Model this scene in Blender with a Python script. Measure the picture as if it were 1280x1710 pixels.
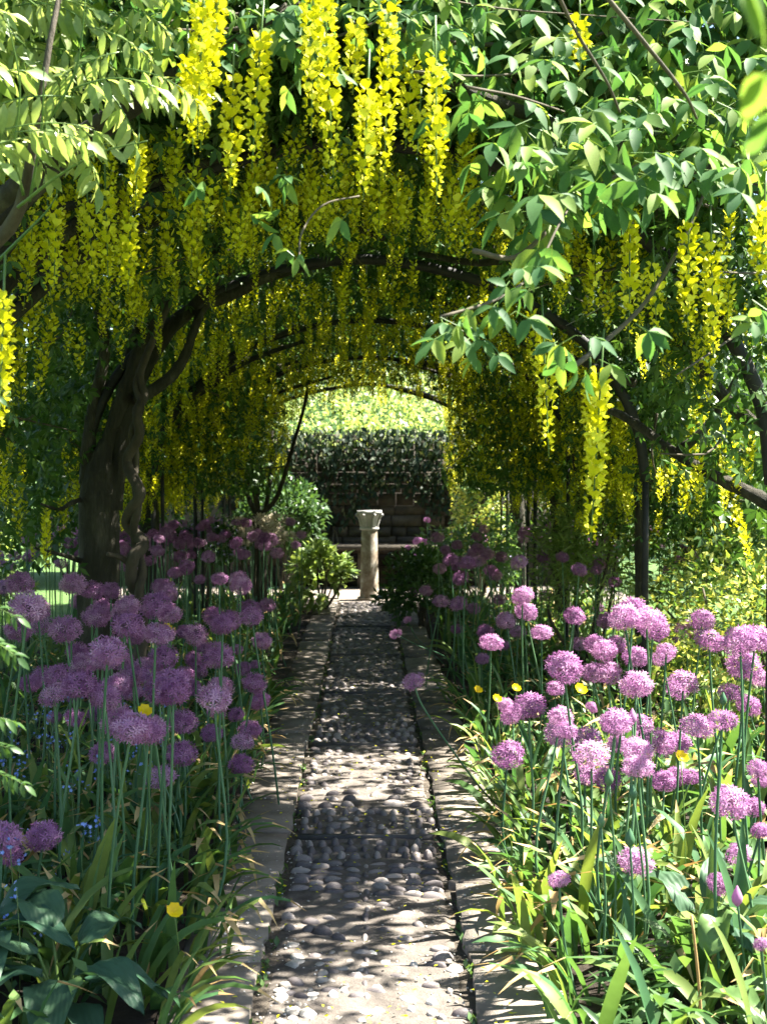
import bpy, math
import numpy as np
from mathutils import Matrix, Vector

for o in list(bpy.data.objects):
    bpy.data.objects.remove(o)
SC = bpy.context.scene
COL = SC.collection
rng = np.random.default_rng(11)
R = math.radians
PI = math.pi

# ------------------------------------------------------------------ camera, sky, sun, exposure
F = 2313.0                                   # focal length in photograph pixels (1280 wide)
CAMZ = 1.5
cam_d = bpy.data.cameras.new('camera')
cam = bpy.data.objects.new('camera', cam_d); COL.objects.link(cam); SC.camera = cam
cam_d.sensor_fit = 'HORIZONTAL'; cam_d.sensor_width = 36.0; cam_d.lens = 36.0 * F / 1280
cam_d.clip_end = 2000; cam_d.clip_start = 0.05
cam.location = (0, 0, CAMZ)
cam.rotation_euler = (R(90) - math.atan(65 / F), 0, -math.atan(30 / F))
cam_d.dof.use_dof = True; cam_d.dof.focus_distance = 5.2; cam_d.dof.aperture_fstop = 9.0

SUN_AZ, SUN_EL = 80.0, 56.0                  # azimuth: degrees to the right of the path's direction
world = bpy.data.worlds.new('World'); SC.world = world; world.use_nodes = True
wn = world.node_tree.nodes; wl = world.node_tree.links
sky = wn.new('ShaderNodeTexSky'); sky.sky_type = 'NISHITA'; sky.sun_disc = False
sky.sun_elevation = R(SUN_EL); sky.sun_rotation = R(SUN_AZ)
bg = wn['Background']; bg.inputs['Strength'].default_value = 0.05
wl.new(sky.outputs[0], bg.inputs['Color'])
sun_d = bpy.data.lights.new('sun', 'SUN'); sun_d.energy = 5.0; sun_d.angle = R(0.55); sun_d.color = (1.0, 0.95, 0.85)
sun = bpy.data.objects.new('sun', sun_d); COL.objects.link(sun)
sv = Vector((math.sin(R(SUN_AZ)) * math.cos(R(SUN_EL)), math.cos(R(SUN_AZ)) * math.cos(R(SUN_EL)), math.sin(R(SUN_EL))))
sun.rotation_euler = sv.to_track_quat('Z', 'Y').to_euler(); sun.location = (8, 4, 10)
SC.view_settings.view_transform = 'Standard'; SC.view_settings.look = 'None'
SC.view_settings.exposure = 2.9; SC.view_settings.gamma = 1.0
SC.view_settings.use_curve_mapping = False
SC.cycles.max_bounces = 8; SC.cycles.diffuse_bounces = 4; SC.cycles.transmission_bounces = 6
SC.cycles.use_denoising = True

def P(px, py, d):
    """point that shows at (px, py) of the photograph when it stands d metres down the path"""
    return np.array([(px - 610) * d / F, d, CAMZ - (py - 790) * d / F])

# ------------------------------------------------------------------ materials
MATS = {}
def new_mat(name):
    m = bpy.data.materials.new(name); m.use_nodes = True
    nt = m.node_tree; nt.nodes.clear()
    out = nt.nodes.new('ShaderNodeOutputMaterial')
    MATS[name] = m
    return m, nt, out

def rnd_object(nt, w):
    g = nt.nodes.new('ShaderNodeNewGeometry'); oi = nt.nodes.new('ShaderNodeObjectInfo')
    a = nt.nodes.new('ShaderNodeMath'); a.operation = 'MULTIPLY'; a.inputs[1].default_value = 1 - w; nt.links.new(g.outputs['Random Per Island'], a.inputs[0])
    f = nt.nodes.new('ShaderNodeMath'); f.operation = 'MULTIPLY_ADD'; nt.links.new(oi.outputs['Random'], f.inputs[0]); f.inputs[1].default_value = w; nt.links.new(a.outputs[0], f.inputs[2])
    return f.outputs[0]
def rnd_value(nt):
    g = nt.nodes.new('ShaderNodeNewGeometry'); oi = nt.nodes.new('ShaderNodeObjectInfo')
    a = nt.nodes.new('ShaderNodeMath'); a.operation = 'ADD'
    nt.links.new(g.outputs['Random Per Island'], a.inputs[0]); nt.links.new(oi.outputs['Random'], a.inputs[1])
    f = nt.nodes.new('ShaderNodeMath'); f.operation = 'FRACT'; nt.links.new(a.outputs[0], f.inputs[0])
    return f.outputs[0]

def ramp(nt, fac, cols):
    r = nt.nodes.new('ShaderNodeValToRGB')
    el = r.color_ramp.elements
    while len(el) < len(cols): el.new(0.5)
    for i, (p, c) in enumerate(cols):
        el[i].position = p; el[i].color = (*c, 1)
    nt.links.new(fac, r.inputs[0])
    return r.outputs[0]

def leaf_mat(name, cols, trans_gain=(1.5, 1.45, 0.7), tfac=0.4, rough=0.42, spec=0.35, rib=False, objw=None):
    m, nt, out = new_mat(name)
    c = ramp(nt, rnd_value(nt) if objw is None else rnd_object(nt, objw), cols)
    tc = nt.nodes.new('ShaderNodeTexCoord')
    nz = nt.nodes.new('ShaderNodeTexNoise'); nz.inputs['Scale'].default_value = 30; nz.inputs['Detail'].default_value = 2
    nt.links.new(tc.outputs['Object'], nz.inputs['Vector'])
    hs = nt.nodes.new('ShaderNodeHueSaturation')
    mp = nt.nodes.new('ShaderNodeMapRange'); mp.inputs[3].default_value = 0.75; mp.inputs[4].default_value = 1.25
    nt.links.new(nz.outputs[0], mp.inputs[0]); nt.links.new(mp.outputs[0], hs.inputs['Value'])
    nt.links.new(c, hs.inputs['Color']); c = hs.outputs[0]
    p = nt.nodes.new('ShaderNodeBsdfPrincipled'); nt.links.new(c, p.inputs['Base Color'])
    p.inputs['Roughness'].default_value = rough; p.inputs['Specular IOR Level'].default_value = spec
    if rib:
        wv = nt.nodes.new('ShaderNodeTexWave'); wv.bands_direction = 'X'; wv.inputs['Scale'].default_value = 26
        wv.inputs['Distortion'].default_value = 0.6
        nt.links.new(tc.outputs['Object'], wv.inputs['Vector'])
        bp = nt.nodes.new('ShaderNodeBump'); bp.inputs['Strength'].default_value = 0.25; bp.inputs['Distance'].default_value = 0.003
        nt.links.new(wv.outputs['Fac'], bp.inputs['Height']); nt.links.new(bp.outputs[0], p.inputs['Normal'])
    mul = nt.nodes.new('ShaderNodeMixRGB'); mul.blend_type = 'MULTIPLY'; mul.inputs[0].default_value = 1
    nt.links.new(c, mul.inputs[1]); mul.inputs[2].default_value = (*trans_gain, 1)
    t = nt.nodes.new('ShaderNodeBsdfTranslucent'); nt.links.new(mul.outputs[0], t.inputs['Color'])
    mx = nt.nodes.new('ShaderNodeMixShader'); mx.inputs[0].default_value = tfac
    nt.links.new(p.outputs[0], mx.inputs[1]); nt.links.new(t.outputs[0], mx.inputs[2])
    nt.links.new(mx.outputs[0], out.inputs[0])
    return m

def rough_mat(name, cols, scale=6.0, detail=6, bump=0.5, bscale=40.0, dist=0.01, rough=0.85, vor=0.0, island=0.0, stretch=None, spec=0.3):
    m, nt, out = new_mat(name)
    tc = nt.nodes.new('ShaderNodeTexCoord'); vec = tc.outputs['Object']
    if stretch:
        mp = nt.nodes.new('ShaderNodeMapping'); mp.inputs['Scale'].default_value = stretch
        nt.links.new(vec, mp.inputs[0]); vec = mp.outputs[0]
    n1 = nt.nodes.new('ShaderNodeTexNoise'); n1.inputs['Scale'].default_value = scale; n1.inputs['Detail'].default_value = detail
    n1.inputs['Roughness'].default_value = 0.65
    nt.links.new(vec, n1.inputs['Vector'])
    fac = n1.outputs[0]
    if island:
        ad = nt.nodes.new('ShaderNodeMath'); ad.operation = 'MULTIPLY_ADD'
        nt.links.new(rnd_value(nt), ad.inputs[0]); ad.inputs[1].default_value = island
        sb = nt.nodes.new('ShaderNodeMath'); sb.operation = 'SUBTRACT'; sb.inputs[1].default_value = island / 2
        nt.links.new(fac, sb.inputs[0]); nt.links.new(sb.outputs[0], ad.inputs[2]); fac = ad.outputs[0]
    c = ramp(nt, fac, cols)
    p = nt.nodes.new('ShaderNodeBsdfPrincipled'); nt.links.new(c, p.inputs['Base Color'])
    p.inputs['Roughness'].default_value = rough; p.inputs['Specular IOR Level'].default_value = spec
    n2 = nt.nodes.new('ShaderNodeTexNoise'); n2.inputs['Scale'].default_value = bscale; n2.inputs['Detail'].default_value = 8
    n2.inputs['Roughness'].default_value = 0.7
    nt.links.new(vec, n2.inputs['Vector'])
    bp = nt.nodes.new('ShaderNodeBump'); bp.inputs['Strength'].default_value = bump; bp.inputs['Distance'].default_value = dist
    nt.links.new(n2.outputs[0], bp.inputs['Height']); nt.links.new(bp.outputs[0], p.inputs['Normal'])
    nt.links.new(p.outputs[0], out.inputs[0])
    return m

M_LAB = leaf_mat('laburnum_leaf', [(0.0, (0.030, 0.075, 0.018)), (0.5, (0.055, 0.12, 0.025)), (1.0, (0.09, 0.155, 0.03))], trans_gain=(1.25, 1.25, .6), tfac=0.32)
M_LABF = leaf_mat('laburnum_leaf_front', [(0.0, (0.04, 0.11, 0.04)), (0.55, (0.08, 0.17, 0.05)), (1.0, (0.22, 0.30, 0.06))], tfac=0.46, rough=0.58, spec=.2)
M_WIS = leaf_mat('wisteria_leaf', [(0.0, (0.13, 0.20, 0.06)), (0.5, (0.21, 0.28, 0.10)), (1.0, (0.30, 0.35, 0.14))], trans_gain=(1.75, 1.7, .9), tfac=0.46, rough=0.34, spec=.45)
M_YEL = leaf_mat('laburnum_petal', [(0.0, (0.46, 0.45, 0.008)), (0.6, (0.66, 0.635, 0.016)), (1.0, (0.80, 0.79, 0.10))], trans_gain=(1.0, 1.0, 0.5), tfac=0.3, rough=0.55, spec=0.15)
M_YELBUD = leaf_mat('laburnum_bud', [(0.0, (0.40, 0.42, 0.02)), (1.0, (0.60, 0.55, 0.03))], trans_gain=(1.05, 1.0, 0.5), tfac=0.4)
M_STALK = leaf_mat('green_stalk', [(0.0, (0.07, 0.14, 0.03)), (1.0, (0.13, 0.20, 0.05))], tfac=0.2)
M_ALL = leaf_mat('allium_floret', [(0.0, (0.20, 0.07, 0.20)), (0.5, (0.40, 0.19, 0.37)), (1.0, (0.68, 0.46, 0.62))], trans_gain=(1.15, 0.95, 1.1), tfac=0.42, rough=0.6, spec=0.15, objw=.4)
M_ALLD = leaf_mat('allium_pedicel', [(0.0, (0.16, 0.06, 0.17)), (1.0, (0.22, 0.16, 0.16))], trans_gain=(1, 1, 1), tfac=0.3, rough=0.6)
M_STEM = leaf_mat('allium_stem', [(0.0, (0.045, 0.12, 0.06)), (1.0, (0.09, 0.18, 0.08))], tfac=0.12, rough=0.4)
M_STRAP = leaf_mat('strap_leaf', [(0.0, (0.045, 0.12, 0.05)), (0.55, (0.085, 0.17, 0.05)), (1.0, (0.19, 0.25, 0.06))], tfac=0.38, rough=0.5, spec=.3)
M_DRY = leaf_mat('dry_leaf', [(0.0, (0.34, 0.22, 0.08)), (1.0, (0.55, 0.42, 0.20))], trans_gain=(1.1, 1, 0.8), tfac=0.3, rough=0.7)
M_HOSTA = leaf_mat('hosta_leaf', [(0.0, (0.03, 0.08, 0.045)), (1.0, (0.055, 0.11, 0.055))], tfac=0.22, rough=0.5, spec=.25, rib=True)
M_BROAD = leaf_mat('broad_leaf', [(0.0, (0.06, 0.13, 0.05)), (1.0, (0.12, 0.20, 0.06))], tfac=0.35, rough=0.4)
M_VAR = leaf_mat('variegated_leaf', [(0.0, (0.05, 0.12, 0.03)), (0.4, (0.13, 0.21, 0.04)), (0.65, (0.34, 0.38, 0.09)), (1.0, (0.56, 0.54, 0.14))], tfac=0.32, rough=0.3, spec=0.5)
M_SHRUB = leaf_mat('shrub_leaf', [(0.0, (0.03, 0.075, 0.025)), (1.0, (0.075, 0.14, 0.04))], tfac=0.35)
M_PALE = leaf_mat('pale_leaf', [(0.0, (0.13, 0.21, 0.06)), (1.0, (0.27, 0.34, 0.12))], tfac=0.4)
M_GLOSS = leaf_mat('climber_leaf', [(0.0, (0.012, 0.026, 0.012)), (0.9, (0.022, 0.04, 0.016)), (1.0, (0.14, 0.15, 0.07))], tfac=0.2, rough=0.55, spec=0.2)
M_HEDGE = leaf_mat('hedge_leaf', [(0.0, (0.20, 0.29, 0.08)), (1.0, (0.36, 0.42, 0.16))], tfac=0.4)
M_SHOOT = leaf_mat('shaded_shoot_leaf', [(0.0, (0.03, 0.075, 0.02)), (1.0, (0.06, 0.12, 0.03))], tfac=0.35)  # mature wisteria leaf, coloured darker to stand in for shade on the shoots
M_CREAM = leaf_mat('cream_flower', [(0.0, (0.42, 0.36, 0.24)), (1.0, (0.62, 0.56, 0.42))], trans_gain=(1, 1, 1), tfac=0.4)
M_LILAC = leaf_mat('lilac_flower', [(0.0, (0.36, 0.30, 0.55)), (1.0, (0.55, 0.48, 0.70))], trans_gain=(1, 1, 1), tfac=0.4)
M_BLUE = leaf_mat('blue_flower', [(0.0, (0.16, 0.26, 0.70)), (1.0, (0.30, 0.42, 0.80))], trans_gain=(1, 1, 1), tfac=0.3)
M_POPPY = leaf_mat('poppy_petal', [(0.0, (0.80, 0.55, 0.005)), (1.0, (0.85, 0.66, 0.01))], trans_gain=(1, 1, .6), tfac=0.4)
M_BARK = rough_mat('bark', [(0.25, (0.020, 0.018, 0.013)), (0.52, (0.055, 0.049, 0.034)), (0.72, (0.13, 0.12, 0.085))], scale=7, bump=1.0, bscale=26, dist=0.045, stretch=(1.6, 1.6, 0.4))
M_BARK2 = rough_mat('vine_bark', [(0.3, (0.030, 0.024, 0.018)), (0.7, (0.095, 0.078, 0.055))], scale=9, bump=0.8, bscale=40, dist=0.012, stretch=(1, 1, 0.4))
M_TWIG = rough_mat('twig', [(0.3, (0.05, 0.042, 0.028)), (0.7, (0.12, 0.10, 0.07))], scale=20, bump=0.3)
M_IRON = rough_mat('iron', [(0.3, (0.012, 0.012, 0.014)), (0.62, (0.03, 0.028, 0.026)), (0.8, (0.07, 0.045, 0.03))], scale=14, bump=0.25, rough=0.6)
M_WIRE = rough_mat('wire', [(0.3, (0.25, 0.26, 0.28)), (0.7, (0.36, 0.37, 0.4))], scale=10, bump=0.1, rough=0.4)
M_MORT = rough_mat('mortar', [(0.28, (0.055, 0.046, 0.040)), (0.5, (0.125, 0.107, 0.092)), (0.72, (0.20, 0.174, 0.15))], scale=7, detail=9, bump=0.9, bscale=60, dist=0.012)
M_SLAB = rough_mat('slab', [(0.28, (0.075, 0.063, 0.051)), (0.5, (0.165, 0.14, 0.116)), (0.75, (0.26, 0.228, 0.19))], scale=5.0, detail=10, bump=0.6, bscale=90, dist=0.008, island=0.3)
M_COB = rough_mat('cobble', [(0.2, (0.075, 0.064, 0.066)), (0.5, (0.15, 0.128, 0.125)), (0.85, (0.30, 0.262, 0.24))], scale=8, bump=0.25, bscale=60, dist=0.004, rough=0.6, island=0.7, spec=0.4)
M_FLINT = rough_mat('flint', [(0.2, (0.28, 0.25, 0.22)), (0.6, (0.46, 0.42, 0.37)), (0.9, (0.68, 0.65, 0.60))], scale=14, bump=0.3, bscale=60, dist=0.004, rough=0.6, island=0.8)
M_SLATE = rough_mat('slate', [(0.3, (0.06, 0.055, 0.055)), (0.7, (0.12, 0.11, 0.105))], scale=12, bump=0.4, bscale=50, rough=0.7)
M_SOIL = rough_mat('soil', [(0.25, (0.018, 0.013, 0.009)), (0.6, (0.045, 0.034, 0.024)), (0.85, (0.09, 0.07, 0.05))], scale=14, bump=1.0, bscale=30, dist=0.04, rough=0.95)
M_GRASS = rough_mat('lawn_grass', [(0.3, (0.045, 0.10, 0.02)), (0.7, (0.09, 0.16, 0.04))], scale=4, bump=0.8, bscale=60, dist=0.03, rough=0.9)
M_DIRT = rough_mat('dirt', [(0.25, (0.04, 0.032, 0.024)), (0.55, (0.10, 0.083, 0.064)), (0.8, (0.19, 0.16, 0.125))], scale=24, bump=1.0, bscale=70, dist=0.02, rough=0.95)
M_STONE = rough_mat('wall_stone', [(0.2, (0.03, 0.025, 0.018)), (0.55, (0.055, 0.044, 0.031)), (0.85, (0.11, 0.088, 0.062))], scale=5, bump=0.8, bscale=24, dist=0.02, island=0.5)
M_JOINT = rough_mat('wall_joint', [(0.3, (0.03, 0.026, 0.02)), (0.7, (0.07, 0.06, 0.045))], scale=9, bump=0.5)
M_PED = rough_mat('pedestal_stone', [(0.30, (0.085, 0.058, 0.036)), (0.46, (0.20, 0.16, 0.115)), (0.58, (0.30, 0.27, 0.22)), (0.72, (0.50, 0.49, 0.45))], scale=8, detail=10, bump=0.6, bscale=45, dist=0.01)
M_CAP = rough_mat('capital_stone', [(0.25, (0.28, 0.27, 0.25)), (0.6, (0.45, 0.44, 0.42)), (0.85, (0.60, 0.59, 0.57))], scale=9, bump=0.5, bscale=50, dist=0.006)

# ------------------------------------------------------------------ mesh helpers (numpy)
def mesh(name, V, Fc, mats, mi=None, smooth=True):
    V = np.asarray(V, np.float32); Fc = np.asarray(Fc, np.int32)
    me = bpy.data.meshes.new(name)
    me.vertices.add(len(V)); me.vertices.foreach_set('co', V.ravel())
    k = Fc.shape[1]
    me.loops.add(Fc.size); me.loops.foreach_set('vertex_index', Fc.ravel())
    me.polygons.add(len(Fc)); me.polygons.foreach_set('loop_start', np.arange(0, Fc.size, k, dtype=np.int32))
    if not isinstance(mats, (list, tuple)): mats = [mats]
    for m in mats: me.materials.append(m)
    if mi is not None: me.polygons.foreach_set('material_index', np.asarray(mi, np.int32))
    if smooth: me.polygons.foreach_set('use_smooth', np.ones(len(Fc), bool))
    me.update(calc_edges=True)
    return me

def link(name, data, parent=None, loc=None, kind=None, label=None, cat=None, group=None):
    o = bpy.data.objects.new(name, data); COL.objects.link(o)
    if parent is not None: o.parent = parent
    if loc is not None: o.location = loc
    if kind: o['kind'] = kind
    if label: o['label'] = label
    if cat: o['category'] = cat
    if group: o['group'] = group
    return o

def thing(name, label, cat, loc=(0, 0, 0), group=None):
    return link(name, None, None, Vector([float(a) for a in loc]), None, label, cat, group)

def part(name, V, Fc, mats, parent, mi=None, smooth=True, kind=None, label=None):
    """part given in world coordinates under a thing that is only translated"""
    base = np.array(parent.location) if parent is not None else np.zeros(3)
    return link(name, mesh(name, np.asarray(V) - base, Fc, mats, mi, smooth), parent, None, kind, label)

class Bag:
    def __init__(s): s.V = []; s.F = []; s.M = []; s.n = 0
    def add(s, V, Fc, mi=0):
        V = np.asarray(V, float); Fc = np.asarray(Fc, int)
        if Fc.shape[1] == 4: Fc = np.concatenate([Fc[:, :3], Fc[:, [0, 2, 3]]])
        s.V.append(V); s.F.append(Fc + s.n); s.n += len(V)
        s.M.append(np.full(len(Fc), mi) if np.isscalar(mi) else np.asarray(mi))
    def get(s):
        return np.concatenate(s.V), np.concatenate(s.F), np.concatenate(s.M)
    def part(s, name, mats, parent, **k):
        V, Fc, mi = s.get(); return part(name, V, Fc, mats, parent, mi=mi, **k)
    def mesh(s, name, mats, smooth=True):
        V, Fc, mi = s.get(); return mesh(name, V, Fc, mats, mi, smooth)

def nrm(a):
    a = np.asarray(a, float); return a / np.maximum(np.linalg.norm(a, axis=-1, keepdims=True), 1e-9)

def orient(ydir, up):
    y = nrm(ydir); z = nrm(up - (np.sum(up * y, -1, keepdims=True)) * y); x = np.cross(y, z)
    return np.stack([x, y, z], -1)

def scatter(tmpls, pos, M, scale, weights=None):
    """merged copies of templates (V, F, mi)"""
    pos = np.asarray(pos, float); N = len(pos); scale = np.broadcast_to(np.asarray(scale, float), (N,))
    ch = rng.choice(len(tmpls), N, p=weights); b = Bag()
    for k, (V, Fc, mi) in enumerate(tmpls):
        id_ = np.where(ch == k)[0]
        if not len(id_): continue
        W = np.einsum('nij,vj->nvi', M[id_] * scale[id_][:, None, None], V) + pos[id_][:, None, :]
        FF = (Fc[None] + (np.arange(len(id_)) * len(V))[:, None, None]).reshape(-1, 3)
        b.add(W.reshape(-1, 3), FF, np.tile(mi, len(id_)))
    return b

def mat4(M, pos, s=1.0):
    m = Matrix.Identity(4)
    for i in range(3):
        for j in range(3): m[i][j] = float(M[i, j] * s)
        m[i][3] = float(pos[i])
    return m

def spline(pts, n=6):
    p = np.asarray(pts, float); p = np.vstack([2 * p[0] - p[1], p, 2 * p[-1] - p[-2]]); out = []
    for i in range(1, len(p) - 2):
        for t in np.linspace(0, 1, n, endpoint=False):
            a, b, c, d = p[i - 1], p[i], p[i + 1], p[i + 2]
            out.append(0.5 * ((2 * b) + (-a + c) * t + (2 * a - 5 * b + 4 * c - d) * t * t + (-a + 3 * b - 3 * c + d) * t ** 3))
    out.append(p[-2]); return np.array(out)

def tube(pts, rad, sides=8, n=5, lump=0.0, smooth_pts=True, cap=True):
    p = spline(pts, n) if smooth_pts else np.asarray(pts, float)
    K = len(p); r = np.interp(np.linspace(0, 1, K), np.linspace(0, 1, len(np.atleast_1d(rad))), np.atleast_1d(rad))
    t = nrm(np.gradient(p, axis=0)); ref = np.array([0.31, 0.92, 0.22]) if abs(t[0][2]) > 0.8 else np.array([0, 0, 1.0])
    u = nrm(np.cross(t, ref)); v = np.cross(t, u)
    a = np.linspace(0, 2 * PI, sides, endpoint=False)
    rr = r[:, None] * (1 + (lump * rng.standard_normal((K, sides)) if lump else 0))
    V = p[:, None, :] + rr[..., None] * (np.cos(a)[None, :, None] * u[:, None, :] + np.sin(a)[None, :, None] * v[:, None, :])
    i, j = np.meshgrid(np.arange(K - 1), np.arange(sides), indexing='ij'); j2 = (j + 1) % sides
    Q = np.stack([i * sides + j, i * sides + j2, (i + 1) * sides + j2, (i + 1) * sides + j], -1).reshape(-1, 4)
    V = V.reshape(-1, 3); T = np.concatenate([Q[:, :3], Q[:, [0, 2, 3]]])
    if cap:
        V = np.vstack([V, p[:1], p[-1:]]); c0, c1 = K * sides, K * sides + 1
        jj = np.arange(sides); T = np.vstack([T, np.stack([np.full(sides, c0), (jj + 1) % sides, jj], -1),
                                             np.stack([np.full(sides, c1), (K - 1) * sides + jj, (K - 1) * sides + (jj + 1) % sides], -1)])
    return V, T

def box(x0, x1, y0, y1, z0, z1, jit=0.0):
    V = np.array([[x, y, z] for x in (x0, x1) for y in (y0, y1) for z in (z0, z1)], float)
    if jit: V += rng.uniform(-jit, jit, V.shape)
    Q = np.array([[0, 1, 3, 2], [4, 6, 7, 5], [0, 4, 5, 1], [2, 3, 7, 6], [0, 2, 6, 4], [1, 5, 7, 3]])
    return V, Q

# ------------------------------------------------------------------ leaf, flower and stone templates
def leaflet(L=1.0, w=0.36, segs=3, fold=0.25, curl=0.25, y0=0.0):
    """pointed leaflet along +Y, normal +Z, folded along its rib"""
    t = np.linspace(0, 1, segs + 2); prof = np.sin(PI * t ** 0.85) ** 0.8 * w / 2; prof[0] = prof[-1] = 0
    V = []; ids = []
    for i, tt in enumerate(t):
        y = y0 + L * tt * (1 - 0.08 * curl * tt); z = -curl * L * tt * tt
        if i in (0, len(t) - 1):
            V.append((0, y, z)); ids.append((len(V) - 1,) * 3)
        else:
            V += [(0, y, z), (-prof[i], y, z + fold * prof[i]), (prof[i], y, z + fold * prof[i])]; k = len(V); ids.append((k - 3, k - 2, k - 1))
    T = []
    for i in range(len(t) - 1):
        c0, l0, r0 = ids[i]; c1, l1, r1 = ids[i + 1]
        if i == 0: T += [(c0, c1, l1), (c0, r1, c1)]
        elif i == len(t) - 2: T += [(c0, c1, l0), (c0, r0, c1)]
        else: T += [(c0, c1, l1), (c0, l1, l0), (c0, r0, r1), (c0, r1, c1)]
    return np.array(V, float), np.array(T, int)

def rotz(V, a, c=(0, 0, 0)):
    V = V - np.array(c); ca, sa = math.cos(a), math.sin(a)
    return V @ np.array([[ca, sa, 0], [-sa, ca, 0], [0, 0, 1]]) + np.array(c)
def rotx(V, a):
    ca, sa = math.cos(a), math.sin(a); return V @ np.array([[1, 0, 0], [0, ca, sa], [0, -sa, ca]])
def roty(V, a):
    ca, sa = math.cos(a), math.sin(a); return V @ np.array([[ca, 0, -sa], [0, 1, 0], [sa, 0, ca]])

def trifoliate(segs=2, droop=0.3, var=0.15):
    b = Bag(); pet = 0.55
    b.add([(-.012, 0, 0), (.012, 0, 0), (.012, pet, .02), (-.012, pet, .02)], [(0, 1, 2, 3)], 1)
    for a, s in ((0, 1.0), (R(62), 0.85), (R(-62), 0.85)):
        V, T = leaflet(s * (1 + rng.uniform(-var, var)), 0.37, segs, rng.uniform(.1, .45), rng.uniform(.1, .4))
        V = rotx(V, -droop * rng.uniform(.2, 1.6)); V = roty(V, rng.uniform(-.3, .3)); V = rotz(V, -a + rng.uniform(-.2, .2)) + np.array([0, pet, .02])
        b.add(V, T, 0)
    return b.get()

def pinnate(n=6, segs=2, droop=0.5):
    """odd-pinnate leaf of length 1 along +Y with drooping leaflets"""
    b = Bag(); ts = np.linspace(0.0, 1, 8); arc = lambda t: np.array([0, t * (1 - .12 * t * t), 0.10 * math.sin(PI * t * .6) - droop * .45 * t * t])
    b.add(*tube([arc(t) for t in ts], [0.010, .005], 4, 1), 1)
    for k in range(n):
        t = 0.22 + 0.70 * k / (n - 1)
        for s in (-1, 1):
            V, T = leaflet((0.30 - .10 * abs(t - .55)) * rng.uniform(.9, 1.1), 0.085, segs, rng.uniform(.1, .4), rng.uniform(.2, .6))
            V = rotx(V, -rng.uniform(.3, 1.0)); V = rotz(V, -s * R(rng.uniform(52, 75))) + arc(t); b.add(V, T, 0)
    V, T = leaflet(.27, .11, segs, .2, .3); V = rotx(V, -.7) + arc(1.0); b.add(V, T, 0)
    return b.get()

def simple_leaf(w=0.5, segs=1):
    V, T = leaflet(1.0, w, segs, rng.uniform(.1, .4), rng.uniform(.05, .35)); return V, T, np.zeros(len(T), int)

def floret_hi():
    """pea flower about 1 unit across: banner, two wings, keel, pedicel; stalk at the origin, faces +Y"""
    b = Bag()
    b.add([(-.03, 0, 0), (.03, 0, 0), (.02, .55, .05), (-.02, .55, .05)], [(0, 1, 2, 3)], 1)
    u = np.linspace(-1, 1, 4); V = []; 
    for j, v in enumerate((0, .45, .8, 1.0)):
        w = (0.12, .42, .42, .24)[j]
        for x in u: V.append((x * w, .50 + .12 * v - .22 * (abs(x) ** 2) * v + .25 * v * v, .05 + .72 * v - .06 * (abs(x) < .5) * (j == 3)))
    Q = [(j * 4 + i, j * 4 + i + 1, j * 4 + i + 5, j * 4 + i + 4) for j in range(3) for i in range(3)]
    b.add(V, Q, 0)
    for s in (-1, 1):
        b.add([(.04 * s, .5, .08), (.22 * s, .78, .14), (.20 * s, 1.08, .02), (.05 * s, .98, -.12), (.03 * s, .7, -.08)], [(0, 1, 3, 4), (1, 2, 3, 3)][:1] + [(1, 2, 3, 1)][:0], 0)
        b.add([(.22 * s, .78, .14), (.20 * s, 1.08, .02), (.05 * s, .98, -.12)], [(0, 1, 2)], 0)
    b.add([(-.07, .52, -.02), (.07, .52, -.02), (0, 1.05, .10), (0, .80, -.20)], [(0, 1, 3), (0, 3, 2), (1, 2, 3)], 0)
    return b.get()
FLORET = floret_hi()
def floret_lo():
    b = Bag()
    b.add([(-.36, .55, .25), (0, .48, .02), (.36, .55, .25), (.2, .85, .75), (-.2, .85, .75)], [(0, 1, 2), (0, 2, 3), (0, 3, 4)], 0)
    b.add([(-.2, .5, .05), (.2, .5, .05), (0, 1.05, -.02)], [(0, 1, 2)], 0)
    return b.get()
FLO = floret_lo()
def bud():
    b = Bag(); b.add([(-.12, .2, 0), (.12, .2, 0), (0, .2, .18), (0, .7, .10)], [(0, 1, 3), (1, 2, 3), (2, 0, 3)], 2); return b.get()
BUD = bud()

def raceme_sites(L, n, jit=0.25):
    """(t, pos, M, scale) of the florets of a raceme hanging down -Z from the origin"""
    out = []; ph = rng.uniform(0, 6)
    for k in range(n):
        t = 0.10 + 0.90 * k / (n - 1); a = ph + 2.4 * k + rng.uniform(-jit, jit)
        y = np.array([math.cos(a), math.sin(a), rng.uniform(-.55, .05)]); up = np.array([0, 0, 1.0]) + rng.normal(0, .25, 3)
        sc = 0.032 * (1.0 if t < .62 else np.interp(t, [.62, 1], [1, .38])) * rng.uniform(.82, 1.12)
        if t < .2: sc *= .9
        out.append((t, np.array([0, 0, -L * t]), orient(y[None], up[None])[0], sc))
    return out
def raceme(L=0.30, n=40, bow=0.0):
    b = Bag(); b.add(*tube([(0, 0, 0), (0, 0, -L * .5), (0, 0, -L)], [.0022, .0012], 3, 1), 1)
    for t, p, M, s in raceme_sites(L, n):
        T = FLO if t < .93 else BUD
        V, Fc, mi = T; b.add((V * s) @ M.T + p, Fc, mi)
    return b.get()
RACS = [raceme(L, n) for L, n in ((.22, 34), (.28, 42), (.33, 50), (.26, 36), (.36, 54))]
RMATS = [M_YEL, M_STALK, M_YELBUD]
RAC_ME = [mesh('raceme', *r[:2], RMATS, r[2]) for r in RACS]

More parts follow.
